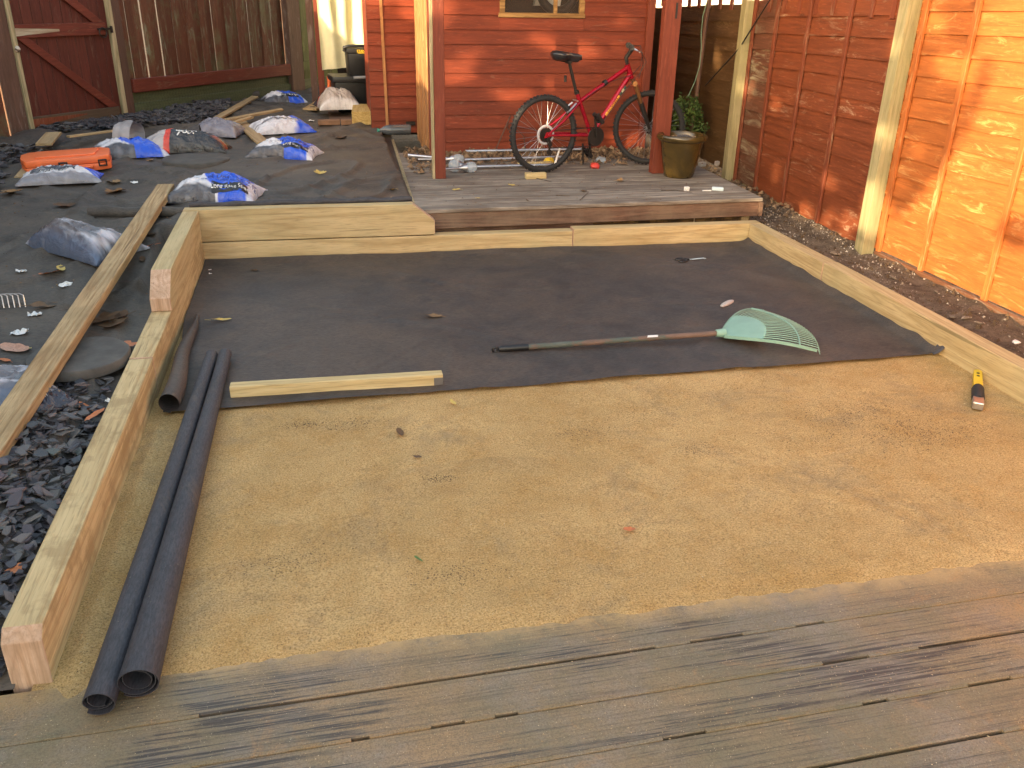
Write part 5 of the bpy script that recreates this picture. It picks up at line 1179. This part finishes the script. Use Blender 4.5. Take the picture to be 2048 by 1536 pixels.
# ================================================================== SLATE
def chip_mesh(seed):
    r = random.Random(seed); n = r.choice((4, 5, 5, 6)); an = sorted([(k+r.uniform(-.4, .4))*2*PI/n for k in range(n)]); el = r.uniform(.40, .8); V = []
    rad = [r.uniform(.6, 1.25) for _ in an]
    for k_, z in ((1, 0), (.93, .15)):
        for a, q in zip(an, rad): V.append((q*k_*math.cos(a), q*k_*math.sin(a)*el, z+r.uniform(-.05, .05)))
    F = [tuple(range(n))[::-1], tuple(range(n, 2*n))] + [(i, (i+1) % n, n+(i+1) % n, n+i) for i in range(n)]
    return V, F
chips = [chip_mesh(i) for i in range(14)]
cmesh = [mesh_of('slate_chip', MB().add(V, F), M['slate']) for V, F in chips]
def in_near(x, y):      # bed of chips between the long plank and the lower left sleeper
    if x > -.875 or x < -1.75 or y < 1.88 or y > 3.62: return False
    if y > 3.15: return x > -1.2 and random.random() < .5*(3.62-y)/.4+.1
    if y < 1.98: return random.random() < .6
    return True
bed = thing('slate_bed', 'bed of loose wet slate chips between the long plank and the left sleeper', 'slate', (-1.2, 2.5, .10))
lst = []
while len(lst) < 3000:
    x, y = random.uniform(-1.75, -.87), random.uniform(1.88, 3.62)
    if in_near(x, y): lst.append((x, y))
MBs = MB(); kept = 0
def put_chip(m, V, F, x, y, z, s_, rz, tx, ty):
    Mx = Matrix.Translation((x, y, z)) @ Matrix.Rotation(rz, 4, 'Z') @ Matrix.Rotation(tx, 4, 'X') @ Matrix.Rotation(ty, 4, 'Y') @ Matrix.Scale(s_, 4); m.add([Mx @ Vector(v) for v in V], F)
random.seed(21)
for i, (x, y) in enumerate(lst):
    s_ = random.uniform(.012, .034); top = i >= 2705; z = left_z(x, y)+.002+(random.uniform(.018, .04) if top else random.uniform(0, .022)); rz = random.uniform(0, 6.28); tx, ty = random.gauss(0, .28), random.gauss(0, .28)
    if top:
        s_ = random.uniform(.018, .042); inst(cmesh[i % 14], 'slate_chip', bed, (x+1.2, y-2.5, z-.10), (tx, ty, rz), (s_, s_, s_*.85))
    else: V, F = chips[i % 14]; put_chip(MBs, V, F, x, y, z, s_, rz, tx, ty)
tag(part('slate_chips_beneath', MBs, M['slate_many'], bed, world=True), kind='stuff')
def far_slate(n, fn, label, seed, sz=(.02, .05)):
    r = random.Random(seed); m = MB(); k = 0
    while k < n:
        x, y = fn(r)
        if x is None: continue
        V, F = chips[k % 14]; put_chip(m, V, F, x, y, gz(x, y)+r.uniform(.0, .05), r.uniform(*sz), r.uniform(0, 6.28), r.gauss(0, .3), r.gauss(0, .3)); k += 1
    o = tag(part('slate_litter', m, M['slate_many']), kind='stuff'); o['label'] = label
def fs1(r):
    x, y = r.uniform(-2.45, -.95), r.uniform(8.0, 10.7); lim = 9.64+(x+1.88)*1.327-.10
    return (x, y) if (y < lim and y > 8.55+(x+2.2)*.75 + .15*math.sin(x*5)) else (None, None)
far_slate(2600, fs1, 'dark slate chips heaped in front of the gate', 3)
def fs2(r):
    x, y = r.uniform(-2.9, -2.12), r.uniform(6.4, 7.9); return (x, y) if x < -2.2+.1*math.sin(y*5)+.12*(y-7) else (None, None)
far_slate(700, fs2, 'dark slate chips left of the orange case', 5)

# stones and soil crumbs on the right hand strip
def strip(r):
    y = r.uniform(1.0, 8); x = r.uniform(3.07, 3.66)
    if noise.noise(Vector((x*4, y*1.5, 0)))+(.25 if y > 4 else .0) < r.uniform(-.2, .5): return None
    return (x, y, earth_z(x, y)-.002)
tag(part('pale_gravel', scatter(9000, strip, (.003, .011), seed=41, flat=.9), M['stones']), kind='stuff')
def strip2(r): y = r.uniform(.8, 8); x = r.uniform(3.06, 3.67); return (x, y, earth_z(x, y)-.004)
tag(part('soil_crumbs', scatter(3000, strip2, (.004, .020), seed=43, flat=1.0), M['peat']), kind='stuff')
for k, (u, v, s_, lab) in enumerate(((1672, 493, .045, 'buff stone below the pale post'), (1875, 573, .03, 'rounded stone by the orange fence foot'), (1907, 628, .04, 'flat grey stone on the soil strip'), (1935, 632, .03, 'reddish stone beside the flat grey stone'), (2035, 672, .035, 'white flint at the right photo edge'), (1790, 545, .03, 'dark stone on the soil strip'), (1960, 640, .03, 'small slate shard on the soil'))):
    q = at(u, v, .07); V, F = chips[k]; mm = MB(); put_chip(mm, [(a, b, c*2.5) for a, b, c in V], F, q.x, q.y, earth_z(q.x, q.y)+.005, s_, k, .1, .1)
    solo('stone', mm, M['stones'] if k != 4 else M['white'], lab, 'stone', (q.x, q.y, .05), bevel=.004, smooth=40)

# ================================================================== LEAVES AND SCRAPS
def leaf_mesh(kind, seed, mat):
    r = random.Random(seed); N = 28; out = []
    for k in range(N):
        a = 2*PI*k/N
        if kind == 'maple': q = .55+.45*abs(math.cos(2.5*a))**1.2*(1-.25*(math.cos(a) < -.3))
        elif kind == 'oval': q = .42/math.sqrt((math.cos(a)*.42)**2+(math.sin(a))**2)
        else: q = .25/math.sqrt((math.cos(a)*.25)**2+(math.sin(a))**2)
        q *= 1+.06*r.uniform(-1, 1); x, y = q*math.cos(a), q*math.sin(a)
        z = .16*noise.noise(Vector((x*1.5, y*1.5, seed)))+.30*abs(y)**1.3*(1 if seed % 2 else .4)+.10*x*x
        out.append((x, y, z+.05))
    V = [(0, 0, .0), ] + [tuple(c*.5 for c in p[:2])+(p[2]*.45+.03*noise.noise(Vector((p[0]*3, p[1]*3, seed+2))),) for p in out] + out
    F = [(0, 1+k, 1+(k+1) % N) for k in range(N)] + [(1+k, 1+N+k, 1+N+(k+1) % N, 1+(k+1) % N) for k in range(N)]
    m = MB().add(V, F)
    m.tube([(-.4 if kind == 'maple' else -.95, 0, .04), (-.9 if kind == 'maple' else -1.25, .05, .05), (-1.25 if kind == 'maple' else -1.5, .12, .03)], .02, 4)
    return mesh_of('leaf', m, M[mat], smooth=60)
LM = {}
def leaf(u, v, s_, kind, mat, label, z=None, grp='fallen autumn leaves', rz=None):
    key = (kind, mat, int(u+v) % 3)
    if key not in LM: LM[key] = leaf_mesh(kind, len(LM)+1, mat)
    q = G(u, v) if z is None else at(u, v, z)
    o = bpy.data.objects.new('fallen_leaf', LM[key]); C.objects.link(o); o.location = (q.x, q.y, q.z+.003); o.scale = (s_, s_, s_); o.rotation_euler = (random.uniform(-.15, .15), random.uniform(-.15, .15), random.uniform(0, 6.28) if rz is None else rz)
    tag(o, label, 'leaf', grp)
mz = .021
leaf(443, 641, .055, 'long', 'leaf_yellow', 'slim yellow leaf on the black sheet near the left sleeper', mz, rz=.1)
leaf(866, 633, .05, 'oval', 'leaf', 'curled brown leaf with a long stalk in the middle of the sheet', mz, rz=PI)
leaf(508, 541, .03, 'oval', 'leaf', 'small brown leaf near the back left corner of the sheet', mz)
leaf(800, 866, .030, 'oval', 'leaf', 'brown leaf on the sand below the cream batten', .01)
leaf(835, 915, .018, 'oval', 'leaf', 'small dark leaf on the middle of the sand', .01)
leaf(906, 806, .022, 'oval', 'leaf_yellow', 'pale scrap of leaf on the sand under the sheet edge', .01)
leaf(837, 1120, .02, 'long', 'leaf_green', 'tiny green leaf on the sand', .01, rz=2.2)
leaf(1258, 1060, .022, 'oval', 'leaf_orange', 'small reddish leaf low on the sand', .01)
leaf(68, 960, .01, 'oval', 'leaf', 'x') if False else None
for (u, v, s_, k, mt, lab) in ((290, 497, .07, 'long', 'leaf_orange', 'orange brown leaf left of the near sleeper end'), (100, 547, .055, 'oval', 'leaf_orange', 'rust red leaf below the grey bag'), (122, 538, .05, 'oval', 'leaf_yellow', 'tan leaf at the corner of the grey bag'), (130, 413, .07, 'maple', 'leaf', 'lobed brown leaf above the grey bag'), (230, 385, .08, 'maple', 'leaf', 'wide lobed leaf beside the far plank end'), (228, 366, .06, 'maple', 'leaf', 'dark curled leaf under the white scrap'), (96, 612, .075, 'oval', 'leaf', 'crumpled brown leaf left of the plank'), (30, 700, .075, 'oval', 'leaf_pink', 'pink brown leaf at the left photo edge'), (52, 698, .04, 'long', 'leaf_yellow', 'yellow tipped leaf touching the pink one'), (10, 722, .03, 'oval', 'leaf_orange', 'small orange leaf at the left edge'), (25, 385, .08, 'maple', 'leaf', 'lobed leaf near the white printed bag'), (640, 347, .05, 'maple', 'leaf_yellow', 'tan leaf on the membrane behind the back sleeper'), (783, 380, .05, 'long', 'leaf_yellow', 'slim pale leaf beside the porch edge'), (680, 277, .07, 'maple', 'leaf', 'brown lobed leaf in front of the shed step'), (208, 640, .085, 'maple', 'leaf', 'large brown leaf on the stepping stone edge'), (228, 650, .08, 'maple', 'leaf', 'second brown leaf heaped by the stepping stone'), (245, 635, .06, 'maple', 'leaf', 'dark leaf heaped behind the stepping stone'), (252, 692, .06, 'maple', 'leaf_orange', 'orange brown lobed leaf right of the stepping stone'), (240, 716, .05, 'long', 'leaf', 'curled leaf between the stone and the sleeper'), (165, 815, .06, 'long', 'leaf_orange', 'orange leaf on the slate chips'), (190, 832, .05, 'long', 'leaf_orange', 'second orange leaf on the slate chips'), (35, 1140, .04, 'oval', 'leaf_orange', 'orange leaf low in the slate bed'), (285, 520, .04, 'oval', 'leaf', 'small brown leaf beside the upper sleeper'), (300, 470, .05, 'maple', 'leaf', 'dark leaf behind the upper left sleeper'), (500, 385, .04, 'maple', 'leaf', 'leaf touching the nearest blue bag'), (195, 345, .04, 'oval', 'leaf', 'leaf by the white printed bag tip'), (300, 322, .04, 'oval', 'leaf', 'small leaf in front of the blue bag'), (340, 316, .05, 'maple', 'leaf', 'leaf at the left of the middle stepping stone')):
    leaf(u, v, s_, k, mt, lab)
for (u, v, s_, k, lab) in ((1167, 383, .035, 'maple', 'dark curled leaf near the porch edge'), (1240, 362, .035, 'maple', 'curled brown leaf on the porch by the pot'), (1055, 402, .03, 'long', 'dark leaf on the porch front'), (1023, 371, .028, 'oval', 'pale tan leaf in front of the wood block'), (913, 380, .035, 'oval', 'pale leaf on the porch by the left post'), (955, 397, .02, 'oval', 'small pale leaf on the porch front')):
    leaf(u, v, s_, k, 'leaf_yellow' if 'pale' in lab else 'leaf', lab, DZ+.002)
def twig(pts, label, z=None, r_=.003):
    P = [(at(*p, z) if z is not None else G(*p)) + Vector((0, 0, .006+.004*math.sin(i*3))) for i, p in enumerate(pts)]
    solo('twig', MB().tube([tuple(p) for p in P], [r_]*(len(P)-1)+[r_*.5], 5), M['bark'], label, 'twig', tuple(P[0]), 'twigs', smooth=50)
twig([(1322, 382), (1350, 382), (1385, 387)], 'long twig on the porch by the white cap', DZ)
twig([(1112, 392), (1140, 394)], 'short twig on the porch front', DZ); twig([(1160, 402), (1177, 386)], 'bent twig by the curled leaf', DZ); twig([(1072, 358), (1103, 365)], 'twig beside the wood block', DZ)
def scrapw(u, v, s_, lab, mat='white', dz=.004, z=None):
    s_ *= .68 if s_ > .02 else 1
    q = G(u, v) if z is None else at(u, v, z); r = random.Random(u); N = 10
    m = MB().grid(lambda a, b: (q.x+(a-.5)*s_*1.5+.2*s_*noise.noise(Vector((a*3, b*3, u))), q.y+(b-.5)*s_*(1-.7*abs(a-.35))+.45*s_*noise.noise(Vector((a*3, b*3, u+5))), q.z+dz+s_*.8*abs(noise.noise(Vector((a*2.2, b*2.0, u+9.3))))), 10, 8)
    solo('torn_scrap', m, M[mat], lab, 'scrap', tuple(q), 'torn scraps of white plastic', smooth=60)
for (u, v, s_, lab) in ((40, 668, .075, 'crumpled white plastic scrap at the far left'), (70, 631, .06, 'white scrap below the brown crumpled leaf'), (268, 367, .05, 'white scrap beside the wide lobed leaf'), (317, 385, .05, 'white scrap at the far end of the long plank'), (132, 573, .06, 'thin grey scrap beside the long plank'), (43, 545, .05, 'pale scrap below the grey bag'), (220, 805, .035, 'pale blue scrap against the sleeper in the slate'), (623, 243, .05, 'white scrap left of the brown bag'), (285, 235, .06, 'white packet on the slate by the gate post')):
    scrapw(u, v, s_, lab)
scrapw(420, 541, .012, 'tiny white fleck on the sheet by the corner', z=.02); scrapw(421, 549, .012, 'second tiny white fleck on the sheet', z=.02)
for (u, v, lab) in ((1438, 320, 'pale flake of plaster by the dark fence'), (1405, 322, 'block of rubble beside the pot')):
    q = at(u, v, .2); blk((q.x, q.y, .15), (.07, .05, .04), .4, M['flint'], 'rubble_piece', lab, 'rubble', .006)
def dustf(r):
    x, y = r.uniform(-2.4, .6), r.uniform(3.2, 9); 
    if x > -.9 and y < 5.75: return None
    return (x, y, left_z(x, y)+.001)
tag(part('ground_crumbs', scatter(2200, dustf, (.002, .009), seed=51, flat=.6), M['litter']), kind='stuff')
def dustp(r): return (r.uniform(.65, 3.1), 5.75+1.3*r.random(), DZ+.0005)
tag(part('porch_crumbs', scatter(500, dustp, (.002, .008), seed=53, flat=.6), M['litter']), kind='stuff')
